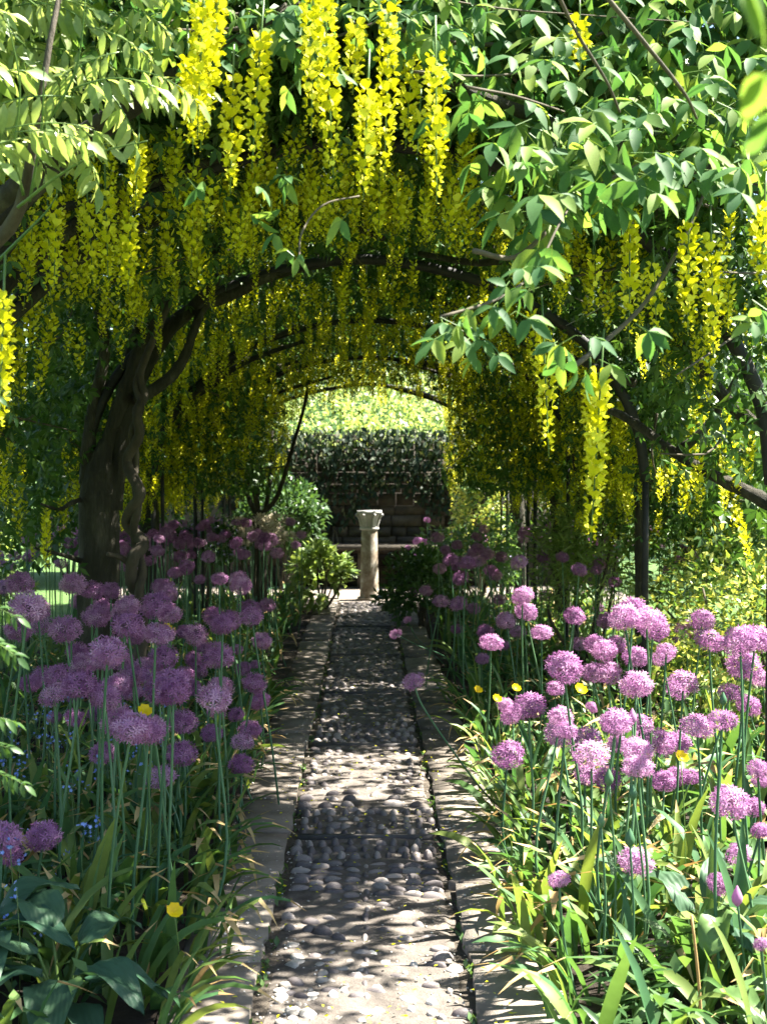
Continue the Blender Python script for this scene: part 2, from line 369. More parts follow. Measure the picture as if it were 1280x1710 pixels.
TRI = [trifoliate(1) for _ in range(6)]
TRIF = [trifoliate(3, .4) for _ in range(10)]
PIN = [pinnate(rng.integers(5, 8), 2, rng.uniform(.3, .9)) for _ in range(8)]
OVAL = [simple_leaf(w) for w in (.45, .55, .38, .6)]
NARROW = [simple_leaf(w, 2) for w in (.16, .2, .24)]

def allium_head(n=170, flat=0.85, star=.155, lo=False):
    """globe of star florets, radius about 0.5"""
    b = Bag(); k = np.arange(n) + .5; ph = np.arccos(1 - 2 * k / n); th = PI * (1 + 5 ** .5) * k
    D = np.stack([np.cos(th) * np.sin(ph), np.sin(th) * np.sin(ph), np.cos(ph)], -1) + rng.normal(0, .07, (n, 3)); D = nrm(D)
    D = D[D[:, 2] > -.93]
    for d in D:
        rr = 0.435 * rng.uniform(.76, 1.12); c = d * rr
        M = orient(np.cross(d, rng.normal(size=3))[None], d[None])[0]
        if not lo:
            side = M[:, 0] * .006; b.add([d * .04 - side, d * .04 + side, c], [(0, 1, 2)], 1)
        a0 = rng.uniform(0, 6); V = [(0, 0, -.01)]; T = []; np_ = 4 if lo else 6; hw = .42 if lo else .24
        for q in range(np_):
            a = a0 + q * 2 * PI / np_; e = star * rng.uniform(.8, 1.15)
            m = len(V); zc = rng.uniform(.02, .09)
            V += [(math.cos(a - hw) * e * .55, math.sin(a - hw) * e * .55, zc * .5), (math.cos(a) * e, math.sin(a) * e, zc), (math.cos(a + hw) * e * .55, math.sin(a + hw) * e * .55, zc * .5)]
            T += [(0, m, m + 1), (0, m + 1, m + 2)]
        b.add(np.array(V) @ M.T + c, T, 0)
    V, Fc, mi = b.get(); V = V.copy(); V[:, 2] *= np.where(V[:, 2] < 0, flat * .85, flat)
    return V, Fc, mi
HEADS = [allium_head(125, .92, .165), allium_head(145, .86, .16), allium_head(105, .78, .17), allium_head(72, .75, .18)]
HEADS_LO = [allium_head(75, .9, .19, True), allium_head(65, .82, .2, True)]
HEAD_ME = [mesh('flower_head', h[0], h[1], [M_ALL, M_ALLD], h[2], False) for h in HEADS]

def stem_tmpl(b):
    t = np.linspace(0, 1, 8); p = np.stack([b * np.sin(PI * t) + .25 * b * np.sin(2 * PI * t), .4 * b * np.sin(PI * t), t], -1)
    V, T = tube(p, [.0052, .0048, .0040], 5, 1, smooth_pts=False, cap=False); return V, T, np.zeros(len(T), int)
STEMS = [stem_tmpl(b) for b in (-.06, -.035, -.015, .012, .03, .055)]
STEM_ME = [mesh('stem', s[0], s[1], M_STEM) for s in STEMS]

def strap(L, w, a0, a1, twist=0.0, kink=None, dry=1, segs=7, pw=1.4):
    """strap leaf rising from the origin, bending towards +Y; a0/a1 start and end angle from vertical"""
    t = np.linspace(0, 1, segs + 1); ang = a0 + (a1 - a0) * t ** pw
    if kink: ang = ang + np.where(t > kink, R(70), 0)
    dl = L / segs; y = np.concatenate([[0], np.cumsum(np.sin(ang[:-1]) * dl)]); z = np.concatenate([[0], np.cumsum(np.cos(ang[:-1]) * dl)])
    wd = w / 2 * np.minimum(1, 1.15 * (1 - t ** 3.0) + .02) * (0.7 + .3 * np.minimum(1, t * 3))
    V = []; 
    for i in range(segs + 1):
        n_ = np.array([0, -math.cos(ang[i]), math.sin(ang[i])]); s_ = np.array([math.cos(twist * t[i]), 0, 0]) + n_ * math.sin(twist * t[i])
        c = np.array([0, y[i], z[i]]); V += [c - s_ * wd[i] + n_ * wd[i] * .35, c, c + s_ * wd[i] + n_ * wd[i] * .35]
    T = []; mi = []
    for i in range(segs):
        a = i * 3; b2 = a + 3
        for q in ((a, a + 1, b2 + 1), (a, b2 + 1, b2), (a + 1, a + 2, b2 + 2), (a + 1, b2 + 2, b2 + 1)):
            T.append(q); mi.append(1 if i >= segs - dry else 0)
    return np.array(V), np.array(T), np.array(mi)
STRAPS = [strap(.42, .040, R(12), R(75), .4, None, 1), strap(.46, .034, R(8), R(115), -.5, None, 1), strap(.38, .046, R(20), R(105), .6, None, 0),
          strap(.40, .036, R(10), R(50), .3, .62, 2), strap(.50, .030, R(15), R(140), -.3, None, 1), strap(.36, .050, R(30), R(120), .5, None, 0),
          strap(.44, .036, R(5), R(35), .8, None, 0), strap(.42, .034, R(25), R(95), -.7, .7, 2), strap(.34, .03, R(35), R(125), .2, None, 7)]
SMATS = [M_STRAP, M_DRY]
STRAP_ME = [mesh('leaf', s[0], s[1], SMATS, s[2]) for s in STRAPS]

def hosta_leaf(L=.30, w=.15):
    nu, nv = 6, 9; V = []
    for j in range(nv):
        t = j / (nv - 1); hw = w / 2 * max(.02, math.sin(PI * min(1, t ** .72)) ** .75)
        for i in range(nu + 1):
            u = i / nu * 2 - 1
            V.append((u * hw, L * t * (1 - .12 * t), .10 * L * math.sin(PI * t) - .55 * L * t * t * .55 + .10 * abs(u) * hw * 2 + .012 * math.sin(9 * t + 3 * u)))
    T = [(j * (nu + 1) + i, j * (nu + 1) + i + 1, (j + 1) * (nu + 1) + i + 1, (j + 1) * (nu + 1) + i) for j in range(nv - 1) for i in range(nu)]
    b = Bag(); b.add(np.array(V), T, 0); return b.get()

def pebble(seed):
    r = np.random.default_rng(seed); V = []; rings = ((1.0, -.35), (1.0, .15), (.78, .66), (.38, .93)); n = 8
    for rad, z in rings:
        for i in range(n):
            a = 2 * PI * i / n; k = 1 + r.uniform(-.09, .09); V.append((math.cos(a) * rad * k, math.sin(a) * rad * k, z + r.uniform(-.05, .05)))
    V.append((0, 0, 1.0)); T = []
    for q in range(3):
        for i in range(n):
            a, b2 = q * n + i, q * n + (i + 1) % n; T += [(a, b2, b2 + n), (a, b2 + n, a + n)]
    T += [(3 * n + i, 3 * n + (i + 1) % n, 4 * n) for i in range(n)]
    return np.array(V), np.array(T), np.zeros(len(T), int)
PEBS = [pebble(s) for s in range(6)]
PEB_ME = [mesh('cobble', p[0], p[1], M_COB) for p in PEBS]
def chip(seed):
    r = np.random.default_rng(seed); n = 7; V = []
    rad = r.uniform(.6, 1.1, n)
    for z, k in ((-.4, 1.05), (.5, 1.0), (1.0, .62)):
        for i in range(n):
            a = 2 * PI * i / n; V.append((math.cos(a) * rad[i] * k, math.sin(a) * rad[i] * k, z + (r.uniform(-.25, .25) if z > .9 else 0)))
    T = []
    for q in range(2):
        for i in range(n):
            a, b2 = q * n + i, q * n + (i + 1) % n; T += [(a, b2, b2 + n), (a, b2 + n, a + n)]
    T += [(2 * n, 2 * n + i, 2 * n + i + 1) for i in range(1, n - 1)]
    return np.array(V), np.array(T), np.zeros(len(T), int)
CHIPS = [chip(s) for s in range(5)]
CHIP_ME = [mesh('flint_chip', p[0], p[1], M_FLINT, None, False) for p in CHIPS]

# ------------------------------------------------------------------ the ground
def grid(x0, x1, y0, y1, nx, ny, zf):
    X, Y = np.meshgrid(np.linspace(x0, x1, nx + 1), np.linspace(y0, y1, ny + 1), indexing='ij')
    V = np.stack([X, Y, zf(X, Y)], -1).reshape(-1, 3)
    i, j = np.meshgrid(np.arange(nx), np.arange(ny), indexing='ij'); a = i * (ny + 1) + j
    Q = np.stack([a, a + ny + 1, a + ny + 2, a + 1], -1).reshape(-1, 4); return V, Q
def lumpy(X, Y, a=.03, s=3.0):
    return a * (np.sin(X * s + 1.3 * np.sin(Y * s * .8)) * np.cos(Y * s * 1.1 + .7) + .5 * np.sin(X * s * 2.3 + Y * 2.9 * s * .6))
link('lawn', mesh('lawn', *grid(-400, 400, -100, 700, 8, 8, lambda x, y: x * 0 - .03), M_GRASS), kind='structure')
for nm, x0, x1 in (('flower_bed_left', -2.7, -.565), ('flower_bed_right', .565, 2.9)):
    link(nm, mesh(nm, *grid(x0, x1, .5, 16.2, 40, 150, lambda x, y: .02 + lumpy(x, y, .018, 6)), M_SOIL), kind='structure')
path = link('path', mesh('path', *grid(-.68, .68, .5, 18.3, 3, 20, lambda x, y: x * 0 - .003), M_DIRT), kind='structure')
# paved end of the path round the pedestal
Vp, Qp = grid(-3.2, 3.2, 16.0, 18.3, 6, 6, lambda x, y: x * 0 + .004)
link('terrace', mesh('terrace', Vp, Qp, M_SLAB), kind='structure')
# mortar strip in panels, a narrow slate line between some of them
b = Bag()
V, Q = grid(-.300, .300, .6, 16.05, 36, 700, lambda x, y: .006 + lumpy(x, y, .0035, 14) + .004 * np.cos(x * 9) - .008 * (np.abs(x) > .28))
link('mortar_bed', mesh('mortar_bed', V, Q, M_MORT), path)
# side slabs: each its own piece
def slab_mesh(w, l, seed):
    r = np.random.default_rng(seed); nx, ny = 3, 8
    V, Q = grid(-w / 2, w / 2, -l / 2, l / 2, nx, ny, lambda x, y: x * 0 + .030)
    V[:, 2] += r.normal(0, .0016, len(V)); ex = np.abs(V[:, 0]) > w / 2 - 1e-4; ey = np.abs(V[:, 1]) > l / 2 - 1e-4
    V[ex, 0] += r.normal(0, .006, ex.sum()); V[ey, 1] += r.normal(0, .004, ey.sum()); V[ex | ey, 2] -= .005
    per = [i * (ny + 1) for i in range(nx + 1)] + [nx * (ny + 1) + j for j in range(1, ny + 1)] + [i * (ny + 1) + ny for i in range(nx - 1, -1, -1)] + [j for j in range(ny - 1, 0, -1)]
    n0 = len(V); low = V[per].copy(); low[:, 2] = -.01; V = np.vstack([V, low]); k = len(per)
    S = [(per[(i + 1) % k], per[i], n0 + i, n0 + (i + 1) % k) for i in range(k)]
    return V, np.vstack([Q, S])
for s in (-1, 1):
    y = .6
    while y < 16:
        l = rng.uniform(.55, .95); w = .25
        V, Q = slab_mesh(w, l - .022, int(rng.integers(1e6)))
        o = link('paving_slab', mesh('paving_slab', V, Q, M_SLAB, None, False), path, (s * (.322 + w / 2 - .006), y + l / 2, rng.uniform(-.004, .003)))
        y += l
# slate lines across the strip
for y in (5.62, 7.55, 9.35, 11.3, 13.4):
    V, Q = box(-.275, .275, y - .010, y + .012, -.005, .022, .003)
    link('slate_strip', mesh('slate_strip', V, Q, M_SLATE, None, False), path)

# cobbles: (x, y, half length, half width, height, yaw, kind)
cob = []
def peb(x, y, a, b_, h, yaw, z=.004, kind=0): cob.append((x, y, a, b_, h, yaw, z, kind))
# worn front panel with flint chips
for k in range(84):
    x, y = rng.uniform(-.27, .27), rng.uniform(3.35, 4.35); s = rng.uniform(.009, .024)
    peb(x, y, s * 1.3, s, rng.uniform(.006, .014), rng.uniform(0, PI), .004, 1)
for k in range(34):
    peb(rng.uniform(-.26, .27), rng.uniform(3.5, 4.75), rng.uniform(.02, .038), rng.uniform(.012, .02), rng.uniform(.012, .022), rng.uniform(-.5, .5), .002, 0)
for q, (x, y, a, b_, h, yw) in enumerate([(-.14, 4.46, .036, .021, .03, -.3), (-.085, 4.40, .028, .014, .022, -.5), (.235, 4.22, .034, .024, .024, .3),
                                         (-.25, 4.50, .02, .014, .02, .1), (-.26, 4.62, .026, .016, .02, -.4), (0, 4.62, .012, .022, .02, 0), (-.05, 4.72, .034, .013, .02, .1), (.06, 4.74, .03, .011, .016, 0)]):
    peb(x, y, a, b_, h, yw)
for k in range(14): peb(.0 + rng.normal(0, .004), 3.9 + .1 * k, .011, .03, .014, rng.uniform(-.1, .1))
# swirl panel: long pebbles fanning out from the spine
for s in (-1, 1):
    for r_ in range(6):
        for c in range(4):
            x = s * (.05 + .062 * c + rng.uniform(-.008, .008)); y = 4.86 + .072 * r_ + .03 * c * (1 if s < 0 else -.2) + rng.uniform(-.014, .014)
            if rng.uniform() < .07: continue
            peb(x, y, rng.uniform(.028, .042), rng.uniform(.012, .017), rng.uniform(.015, .025), s * (.35 - .12 * c) * (-1 if r_ < 3 else 1) + rng.uniform(-.15, .15))
# rows of upright pebbles
def rows(y0, y1, dy, dx, a, b_, h, jit=.2, miss=.04, big=.1):
    y = y0
    while y < y1:
        x = -.275 + rng.uniform(0, .02)
        while x < .28:
            if rng.uniform() > miss:
                g = rng.uniform(1.25, 1.5) if rng.uniform() < big else rng.uniform(.75, 1.1)
                peb(x, y + rng.normal(0, dy * .08), a * g, b_ * g, h * rng.uniform(.8, 1.25), rng.normal(0, jit) + (PI / 2 if rng.uniform() < .15 else 0))
            x += dx * rng.uniform(.8, 1.25)
        y += dy * rng.uniform(.9, 1.12)
rows(5.33, 5.60, .095, .052, .017, .026, .026, .12, .04, .05)
rows(5.69, 6.04, .105, .052, .018, .026, .024, .12, .04, .05)
rows(6.06, 6.45, .12, .10, .040, .020, .024, .25, .15)
rows(6.50, 7.50, .078, .062, .019, .022, .012, .8, .15)
rows(7.60, 8.20, .078, .054, .018, .022, .020)
rows(8.25, 9.30, .086, .062, .022, .018, .012, .9, .15)
rows(9.40, 11.2, .092, .062, .021, .024, .015, .5, .1)
rows(11.35, 13.3, .098, .066, .023, .025, .015, .6, .1)
rows(13.45, 15.9, .11, .07, .025, .027, .015, .6, .1)
cob.sort(key=lambda c: c[1])
singles = [c for c in cob if c[1] < 5.0] + [c for c in cob if c[1] >= 5.0]
for i, (x, y, a, b_, h, yw, z, kd) in enumerate(singles[:300]):
    me = (PEB_ME if kd == 0 else CHIP_ME)[i % (6 if kd == 0 else 5)]
    o = link('cobble' if kd == 0 else 'flint_chip', me, path, (x, y, z)); o.scale = (a, b_, h); o.rotation_euler = (rng.normal(0, .12), rng.normal(0, .12), yw)
bb = Bag()
for i, (x, y, a, b_, h, yw, z, kd) in enumerate(singles[300:]):
    V, T, mi = PEBS[i % 6]; bb.add(rotz(V * np.array([a, b_, h]), yw) + np.array([x, y, z]), T, 0)
bb.part('cobble_rows', [M_COB], path, kind='stuff')

# grit trodden into the mortar and over the slabs
n = 1500; xs = rng.uniform(-.56, .56, n); ys = 3.4 + 5 * rng.uniform(0, 1, n) ** 1.5; a = rng.uniform(0, 6, n)
Mg = orient(np.stack([np.cos(a), np.sin(a), 0 * a], -1), np.array([0, 0, 1.0]) + rng.normal(0, .2, (n, 3)))
sg = np.array([1, 1, .6]); o = scatter([(c[0] * sg, c[1], c[2]) for c in CHIPS], np.stack([xs, ys, np.where(np.abs(xs) > .32, .0285, .007)], -1), Mg, rng.uniform(.0016, .0058, n) ).part('grit', [M_FLINT], path, kind='stuff', smooth=False)
# weeds in the joints, fallen petals
def blades(n, xs, ys, hmin, hmax, zs=0.0, w=.12, spread=.9, tm=None):
    pos = np.stack([xs, ys, np.full(n, zs) if np.isscalar(zs) else zs], -1); a = rng.uniform(0, 2 * PI, n); tl = rng.uniform(.1, spread, n)
    y = np.stack([np.cos(a) * tl, np.sin(a) * tl, np.ones(n)], -1); up = np.stack([-np.cos(a), -np.sin(a), np.full(n, .4)], -1)
    return scatter(tm or NARROW, pos, orient(y, up), rng.uniform(hmin, hmax, n))
n = 2600; ys = 3.3 + 9 * rng.uniform(0, 1, n) ** 1.6; sd = rng.choice([-1, 1], n); keep = (np.sin(ys * 7 + sd * 2) + np.sin(ys * 17.3) * .7 + rng.normal(0, .5, n)) > .3
ys, sd = ys[keep], sd[keep]; n = len(ys)
w_ = blades(n, sd * (.315 + rng.normal(0, .012, n)), ys, .012, .038, .0, spread=2.0, tm=OVAL)
w_.part('weeds', [M_BROAD], None, kind='stuff')
COL.objects[-1]['label'] = 'tiny green weeds in the joints between cobbles and slabs'; COL.objects[-1]['category'] = 'weeds'
n = 800; xs = rng.uniform(-.56, .56, n); ys = 3.5 + 10 * rng.uniform(0, 1, n) ** 1.4
M = orient(np.stack([np.cos(ys * 99), np.sin(ys * 99), 0 * ys], -1), np.array([0, 0, 1.0]) + rng.normal(0, .35, (n, 3)))
w_ = scatter(OVAL, np.stack([xs, ys, np.where(np.abs(xs) > .33, .036, .030)], -1), M, rng.uniform(.010, .021, n))
w_.part('fallen_petals', [M_YEL], None, kind='stuff')
COL.objects[-1]['label'] = 'fallen yellow petals scattered over the cobbled path'; COL.objects[-1]['category'] = 'petals'

# ------------------------------------------------------------------ end of the path: wall, bench, pedestal
wall = thing('stone_wall', 'dark rubble stone wall closing the end of the path behind the pedestal', 'wall', (0, 18.6, 0))
V, Q = box(-3.4, 3.4, 18.45, 18.85, -.03, 2.0); part('wall_core', V, Q, M_JOINT, wall, smooth=False)
z = .0
while z < 1.98:
    h = rng.uniform(.11, .17); h = min(h, 2.02 - z); x = -1.75 - rng.uniform(0, .2)
    while x < 1.9:
        w = rng.uniform(.2, .42); V, Q = box(x + .008, x + w - .008, 18.42 + rng.uniform(-.02, .012), 18.52, z + .006, z + h - .006, .008)
        link('stone', mesh('stone', V - np.array([0, 18.6, 0]), Q, M_STONE, None, False), wall); x += w
    z += h
bench = thing('stone_bench', 'long low stone bench with dark space under it at the foot of the wall', 'bench', (0, 18.1, 0))
V, Q = box(-1.15, 1.15, 17.82, 18.34, .50, .57, .004); part('seat', V, Q, M_STONE, bench, smooth=False)
for x in (-.95, 0, .95):
    V, Q = box(x - .1, x + .1, 17.9, 18.3, .0, .498, .004); part('support', V, Q, M_STONE, bench, smooth=False)
ped = thing('sundial_pedestal', 'weathered stone pedestal with flared pale capital at the end of the path', 'pedestal', (.045, 16.3, 0))
def lathe_n(prof, n, c, rot=0.0):
    V = []; 
    for r, z in prof:
        for i in range(n):
            a = 2 * PI * (i + .5) / n + rot; V.append((c[0] + r * math.cos(a), c[1] + r * math.sin(a), z))
    K = len(prof); T = [(q * n + i, q * n + (i + 1) % n, (q + 1) * n + (i + 1) % n, (q + 1) * n + i) for q in range(K - 1) for i in range(n)]
    b = Bag(); b.add(V, T); nV = len(V)
    b.add(np.array(V[:n]), [(0, i + 1, i) for i in range(1, n - 1)]); b.add(np.array(V[-n:]), [(0, i, i + 1) for i in range(1, n - 1)])
    return b.get()[:2]
c = (.045, 16.3)
V, T = lathe_n([(.125, .004), (.122, .06), (.118, .1), (.109, .45), (.100, .83)], 8, c); part('shaft', V, T, M_PED, ped, smooth=False)
V, T = box(c[0] - .14, c[0] + .14, c[1] - .14, c[1] + .14, .002, .035); part('plinth', V, T, M_PED, ped, smooth=False)
cap = Bag()
cap.add(*lathe_n([(.100, .831), (.112, .838), (.115, .855), (.104, .868)], 24, c))
cap.add(*lathe_n([(.100, .868), (.104, .90), (.112, .94), (.128, .985), (.150, 1.02)], 24, c))
for i in range(8):                                     # leaf ribs flaring under the abacus
    a = 2 * PI * i / 8 + PI / 8; d_ = np.array([math.cos(a), math.sin(a), 0]); pts = [np.array([*c, 0]) + d_ * r + np.array([0, 0, z]) for r, z in ((.100, .87), (.108, .92), (.126, .975), (.160, 1.012), (.17, 1.0))]
    cap.add(*tube(pts, [.016, .02, .018, .012], 6, 3))
cp = cap.part('capital', [M_CAP], ped, smooth=False)
V, T = box(c[0] - .145, c[0] + .145, c[1] - .145, c[1] + .145, 1.022, 1.058, .002); part('abacus', V, T, M_CAP, ped, smooth=False)

# ------------------------------------------------------------------ iron arches over the path
HW, Z0 = 1.62, 1.45
def arch_pt(t, top, hw=HW): return np.array([hw * math.cos(t), 0, Z0 + (top - Z0) * math.sin(t)])
ARCHES = [(5.5, 2.80, 'hidden among the hanging leaves where the tunnel begins'), (8.0, 2.72, 'springing beside the thick trunk with the twisted vine'),
          (10.6, 2.66, 'spanning the path between the trunk and the paired posts'), (13.2, 2.60, 'standing on the paired posts among the alliums'), (15.8, 2.50, 'last one, just before the stone pedestal')]
for d, top, lab in ARCHES:
    a = thing('iron_arch', 'dark iron arch over the path, ' + lab, 'arch', (0, d, 0), 'iron arches of the tunnel')
    for s in (-1, 1):
        pt = Bag(); pt.add(*tube([(s * HW, d, -.05), (s * HW, d, .7), (s * HW, d, Z0)], .021, 7, 2)); pt.part('post', [M_IRON], a)
        if d > 9:
            pt = Bag(); pt.add(*tube([(s * (HW - .07), d + .05, -.05), (s * (HW - .065), d + .05, .7), (s * (HW - .06), d + .05, Z0 + .3)], .015, 7, 2)); pt.part('post', [M_IRON], a)
    hp = Bag(); hp.add(*tube([arch_pt(t, top) + np.array([0, d, rng.normal(0, .008)]) for t in np.linspace(0, PI, 15)], .031 if d < 9 else .022, 7, 3)); hp.part('hoop', [M_IRON], a)
    if d < 15:
        for k, t in enumerate((.75, 1.25, 1.57, 1.95, 2.4)):
            p0 = arch_pt(t, top) + np.array([0, d, .03]); p1 = p0 + np.array([rng.uniform(-.1, .1), 2.55, -.05]); pm = (p0 + p1) / 2 - np.array([0, 0, .05])
            wb = Bag(); wb.add(*tube([p0, pm, p1], .003, 4, 5)); wb.part('wire', [M_WIRE], a)

# ------------------------------------------------------------------ laburnum trees that make the tunnel
def limb(pts, r0, r1, sides=10, lump=.07, n=6): return tube(pts, np.linspace(r0, r1, 5), sides, n, lump)
TREES = {}
def tree(key, x, y, label, r=.10, fork=1.35, trunk_pts=None):
    t = thing('laburnum_tree', label, 'tree', (x, y, 0), 'laburnum trees trained over the path')
    b = Bag(); pts = trunk_pts or [(x, y, -.06), (x, y, .04), (x + rng.uniform(-.03, .03), y, .5), (x + rng.uniform(-.04, .04), y + rng.uniform(-.05, .05), fork)]
    b.add(*tube(pts, [r * 1.45, r * 1.12, r, r * .97, r * 1.0] if not trunk_pts else [r * 1.5, r * 1.2, r * 1.02, r * .98, r * .98, r * .8, r * .35], 14, 5, .035)); b.part('trunk', [M_BARK], t)
    TREES[key] = dict(o=t, x=x, y=y, leaves=[], rac=[])
    return t
def limbs(key, paths):
    t = TREES[key]['o']
    for pts, r0, r1 in paths:
        b = Bag(); b.add(*limb(pts, r0, r1)); b.part('branch', [M_BARK], t)
def auto_limbs(key, s, top, r=.06, n=4):
    T = TREES[key]; out = []
    for k in range(n):
        y = T['y']; dy = rng.uniform(-1.3, 1.3); tt = PI / 2 - s * (PI / 2 - rng.uniform(.9, 1.5))
        e = arch_pt(tt, top + rng.uniform(-.12, .05)) + np.array([0, y + dy, 0]); m = arch_pt(PI / 2 - s * (PI / 2 - rng.uniform(.35, .6)), top - .02) + np.array([0, y + dy * .5, 0])
        f = np.array([T['x'], y, 1.25 + rng.uniform(0, .15)])
        out.append(([f, (f + m) / 2 + np.array([s * .06, 0, .02]), m, (m + e) / 2 + np.array([0, 0, .09]), e], r * rng.uniform(.6, 1), .014))
    limbs(key, out)

tree('L0', -1.80, 4.9, 'laburnum tree at the front of the tunnel beside the pale wisteria', .11)
tree('L1', -1.545, 8.0, 'thick dark trunked laburnum with a twisted vine climbing beside it', .116, 1.42,
     [(-1.56, 8, -.06), (-1.555, 8, .05), (-1.55, 8.0, .55), P(166, 900, 8.0), P(167, 830, 8.0), P(172, 780, 8.0), P(180, 735, 7.99)])
tree('L2', -1.72, 11.2, 'laburnum tree in the allium bed behind the thick trunk and before the paired posts', .08)
tree('L3', -1.10, 14.3, 'laburnum with forked stems rising from pale shrubs near the pedestal', .075, .85,
     [(-1.08, 14.3, -.05), (-1.09, 14.3, .1), P(432, 880, 14.3), P(430, 850, 14.3)])
tree('R0', 2.02, 5.6, 'laburnum tree at the front of the tunnel beside the variegated shrub', .12)
tree('R1', 1.78, 8.9, 'laburnum tree rising behind the variegated shrub', .042)
tree('R2', 1.78, 12.6, 'laburnum tree with short brown trunk behind the feathery foliage', .075)
tree('R3', 1.70, 15.3, 'laburnum tree at the end of the tunnel beside the dark green bush', .07)
limbs('L1', [
    ([P(150, 850, 8), P(148, 760, 8), P(160, 670, 8), P(178, 580, 7.95), P(160, 490, 7.9), P(140, 410, 7.8)], .048, .02),
    ([P(168, 860, 8), P(185, 740, 8), P(222, 625, 7.95), P(262, 535, 7.9), P(330, 445, 7.8), P(410, 385, 7.6), P(530, 335, 7.3)], .06, .02),
    ([P(190, 850, 8), P(212, 700, 8), P(258, 590, 8), P(318, 522, 8), P(390, 492, 8), P(455, 462, 8), P(560, 436, 8.05)], .052, .026),
    ([P(228, 668, 7.95), P(285, 632, 7.9), P(312, 590, 7.9), P(330, 540, 7.9), P(362, 470, 8.2), P(395, 400, 8.5)], .036, .016),
    ([P(200, 720, 7.98), P(218, 600, 8.1), P(250, 500, 8.2), P(285, 410, 8.3), P(330, 350, 8.4)], .04, .016),
    ([P(142, 832, 7.98), P(120, 840, 7.85), P(100, 850, 7.7), P(70, 842, 7.6)], .016, .008),
    ([P(140, 938, 7.98), P(110, 928, 7.8), P(60, 915, 7.6)], .018, .007),
    ([P(320, 520, 8), P(420, 420, 7.4), P(540, 370, 6.9), P(640, 400, 6.6)], .035, .014),
])
limbs('L3', [([P(432, 865, 14.3), P(425, 800, 14.3), P(428, 730, 14.3), P(440, 660, 14.2)], .036, .018), ([P(436, 858, 14.3), P(462, 830, 14.2), P(485, 760, 14.1), P(505, 690, 14.0), P(516, 640, 13.9)], .026, .014),
             ([P(428, 862, 14.3), P(412, 820, 14.4), P(400, 740, 14.5), P(385, 660, 14.5)], .028, .015), ([P(444, 850, 14.3), P(452, 790, 14.3), P(455, 720, 14.4)], .026, .015)])
limbs('R0', [
    ([(2.02, 5.6, 1.05), P(1370, 900, 5.8), P(1280, 838, 5.85), P(1215, 806, 5.9), P(1130, 758, 6.0), P(1050, 700, 6.2), P(985, 672, 6.4)], .042, .014),
    ([(2.02, 5.6, 1.2), P(1320, 740, 5.7), P(1235, 690, 5.75), P(1150, 590, 5.8), P(1060, 500, 5.9), P(940, 430, 6.0), P(800, 440, 6.3), P(700, 425, 6.6)], .036, .013),
    ([(2.02, 5.6, 1.3), (1.95, 5.3, 1.9), (1.6, 4.9, 2.4), P(1000, 240, 4.3), P(870, 190, 4.0), P(760, 150, 3.9), P(640, 100, 3.9)], .036, .011),
    ([P(1130, 758, 6.0), P(1190, 700, 6.0), P(1240, 610, 6.0)], .024, .01), ([P(1060, 640, 6.1), P(960, 600, 6.3), P(880, 560, 6.6)], .02, .008),
])
limbs('R1', [([(1.78, 8.9, 1.2), P(1080, 660, 8.9), P(1000, 520, 8.9), P(880, 450, 8.8), P(740, 430, 8.6)], .036, .014), ([(1.78, 8.9, 1.3), P(1130, 620, 8.7), P(1100, 500, 8.5), P(1000, 400, 8.2)], .03, .013)])
limbs('R2', [([(1.78, 12.6, 1.0), P(900, 720, 12.6), P(830, 640, 12.4), P(760, 590, 12.2)], .06, .02), ([(1.76, 12.6, 1.2), P(880, 640, 12.8), P(800, 590, 13)], .05, .02)])
auto_limbs('L0', -1, 2.8, .07, 6); auto_limbs('L2', -1, 2.64, .05, 5); auto_limbs('R1', 1, 2.7, .034, 3); auto_limbs('R2', 1, 2.62, .045, 5); auto_limbs('R3', 1, 2.5, .045, 4); auto_limbs('L3', -1, 2.55, .03, 4)

# roof and sides: leaves outside the hoops, racemes hanging inside
def top_at(y): return np.interp(y, [4, 8, 10.6, 13.2, 16], [2.82, 2.72, 2.66, 2.60, 2.50])
def arch_len_t(n, lo, hi): return rng.uniform(lo, hi, n)
def own(key, idx, what, *arr): TREES[key][what].append(tuple(a[idx] for a in arr))
def assign(pos):
    L = ['L0', 'L1', 'L2', 'L3']; Rr = ['R0', 'R1', 'R2', 'R3']; ly = np.array([4.9, 8, 11.2, 14.3]); ry = np.array([5.6, 8.9, 12.6, 15.3])
    j = rng.normal(0, .5, len(pos)); si = pos[:, 0] + rng.normal(0, .25, len(pos)) > 0
    a = np.abs(pos[:, 1][:, None] + j[:, None] - ly).argmin(1); b2 = np.abs(pos[:, 1][:, None] + j[:, None] - ry).argmin(1)
    return np.array([Rr[q] if s else L[p] for p, q, s in zip(a, b2, si)])
def leaf_dirs(n, out, droop=.5, updom=.9):
    a = rng.uniform(0, 2 * PI, n); y = np.stack([np.cos(a), np.sin(a), -droop * rng.uniform(0, 1.6, n)], -1) + out * .35
    up = np.array([0, 0, updom]) + out * .6 + rng.normal(0, .45, (n, 3)); return orient(y, up)
def clear_line(x, y):
    """height that foliage stays above so that the next hoop down the tunnel is seen"""
    hd = np.array([a[0] for a in ARCHES[1:]]); ht = np.array([a[1] for a in ARCHES[1:]]); j = np.clip(np.searchsorted(hd, y + .05), 0, len(hd) - 1)
    D, T = hd[j], ht[j]; xs = np.clip(x * D / y, -HW, HW); zh = Z0 + (T - Z0) * np.sqrt(np.clip(1 - (xs / HW) ** 2, 0, 1))
    return np.where((y > hd[-1]) | (np.abs(x * D / y) > HW * .93) | (y < 4.4), -9, CAMZ + (zh + .05 - CAMZ) * y / D)
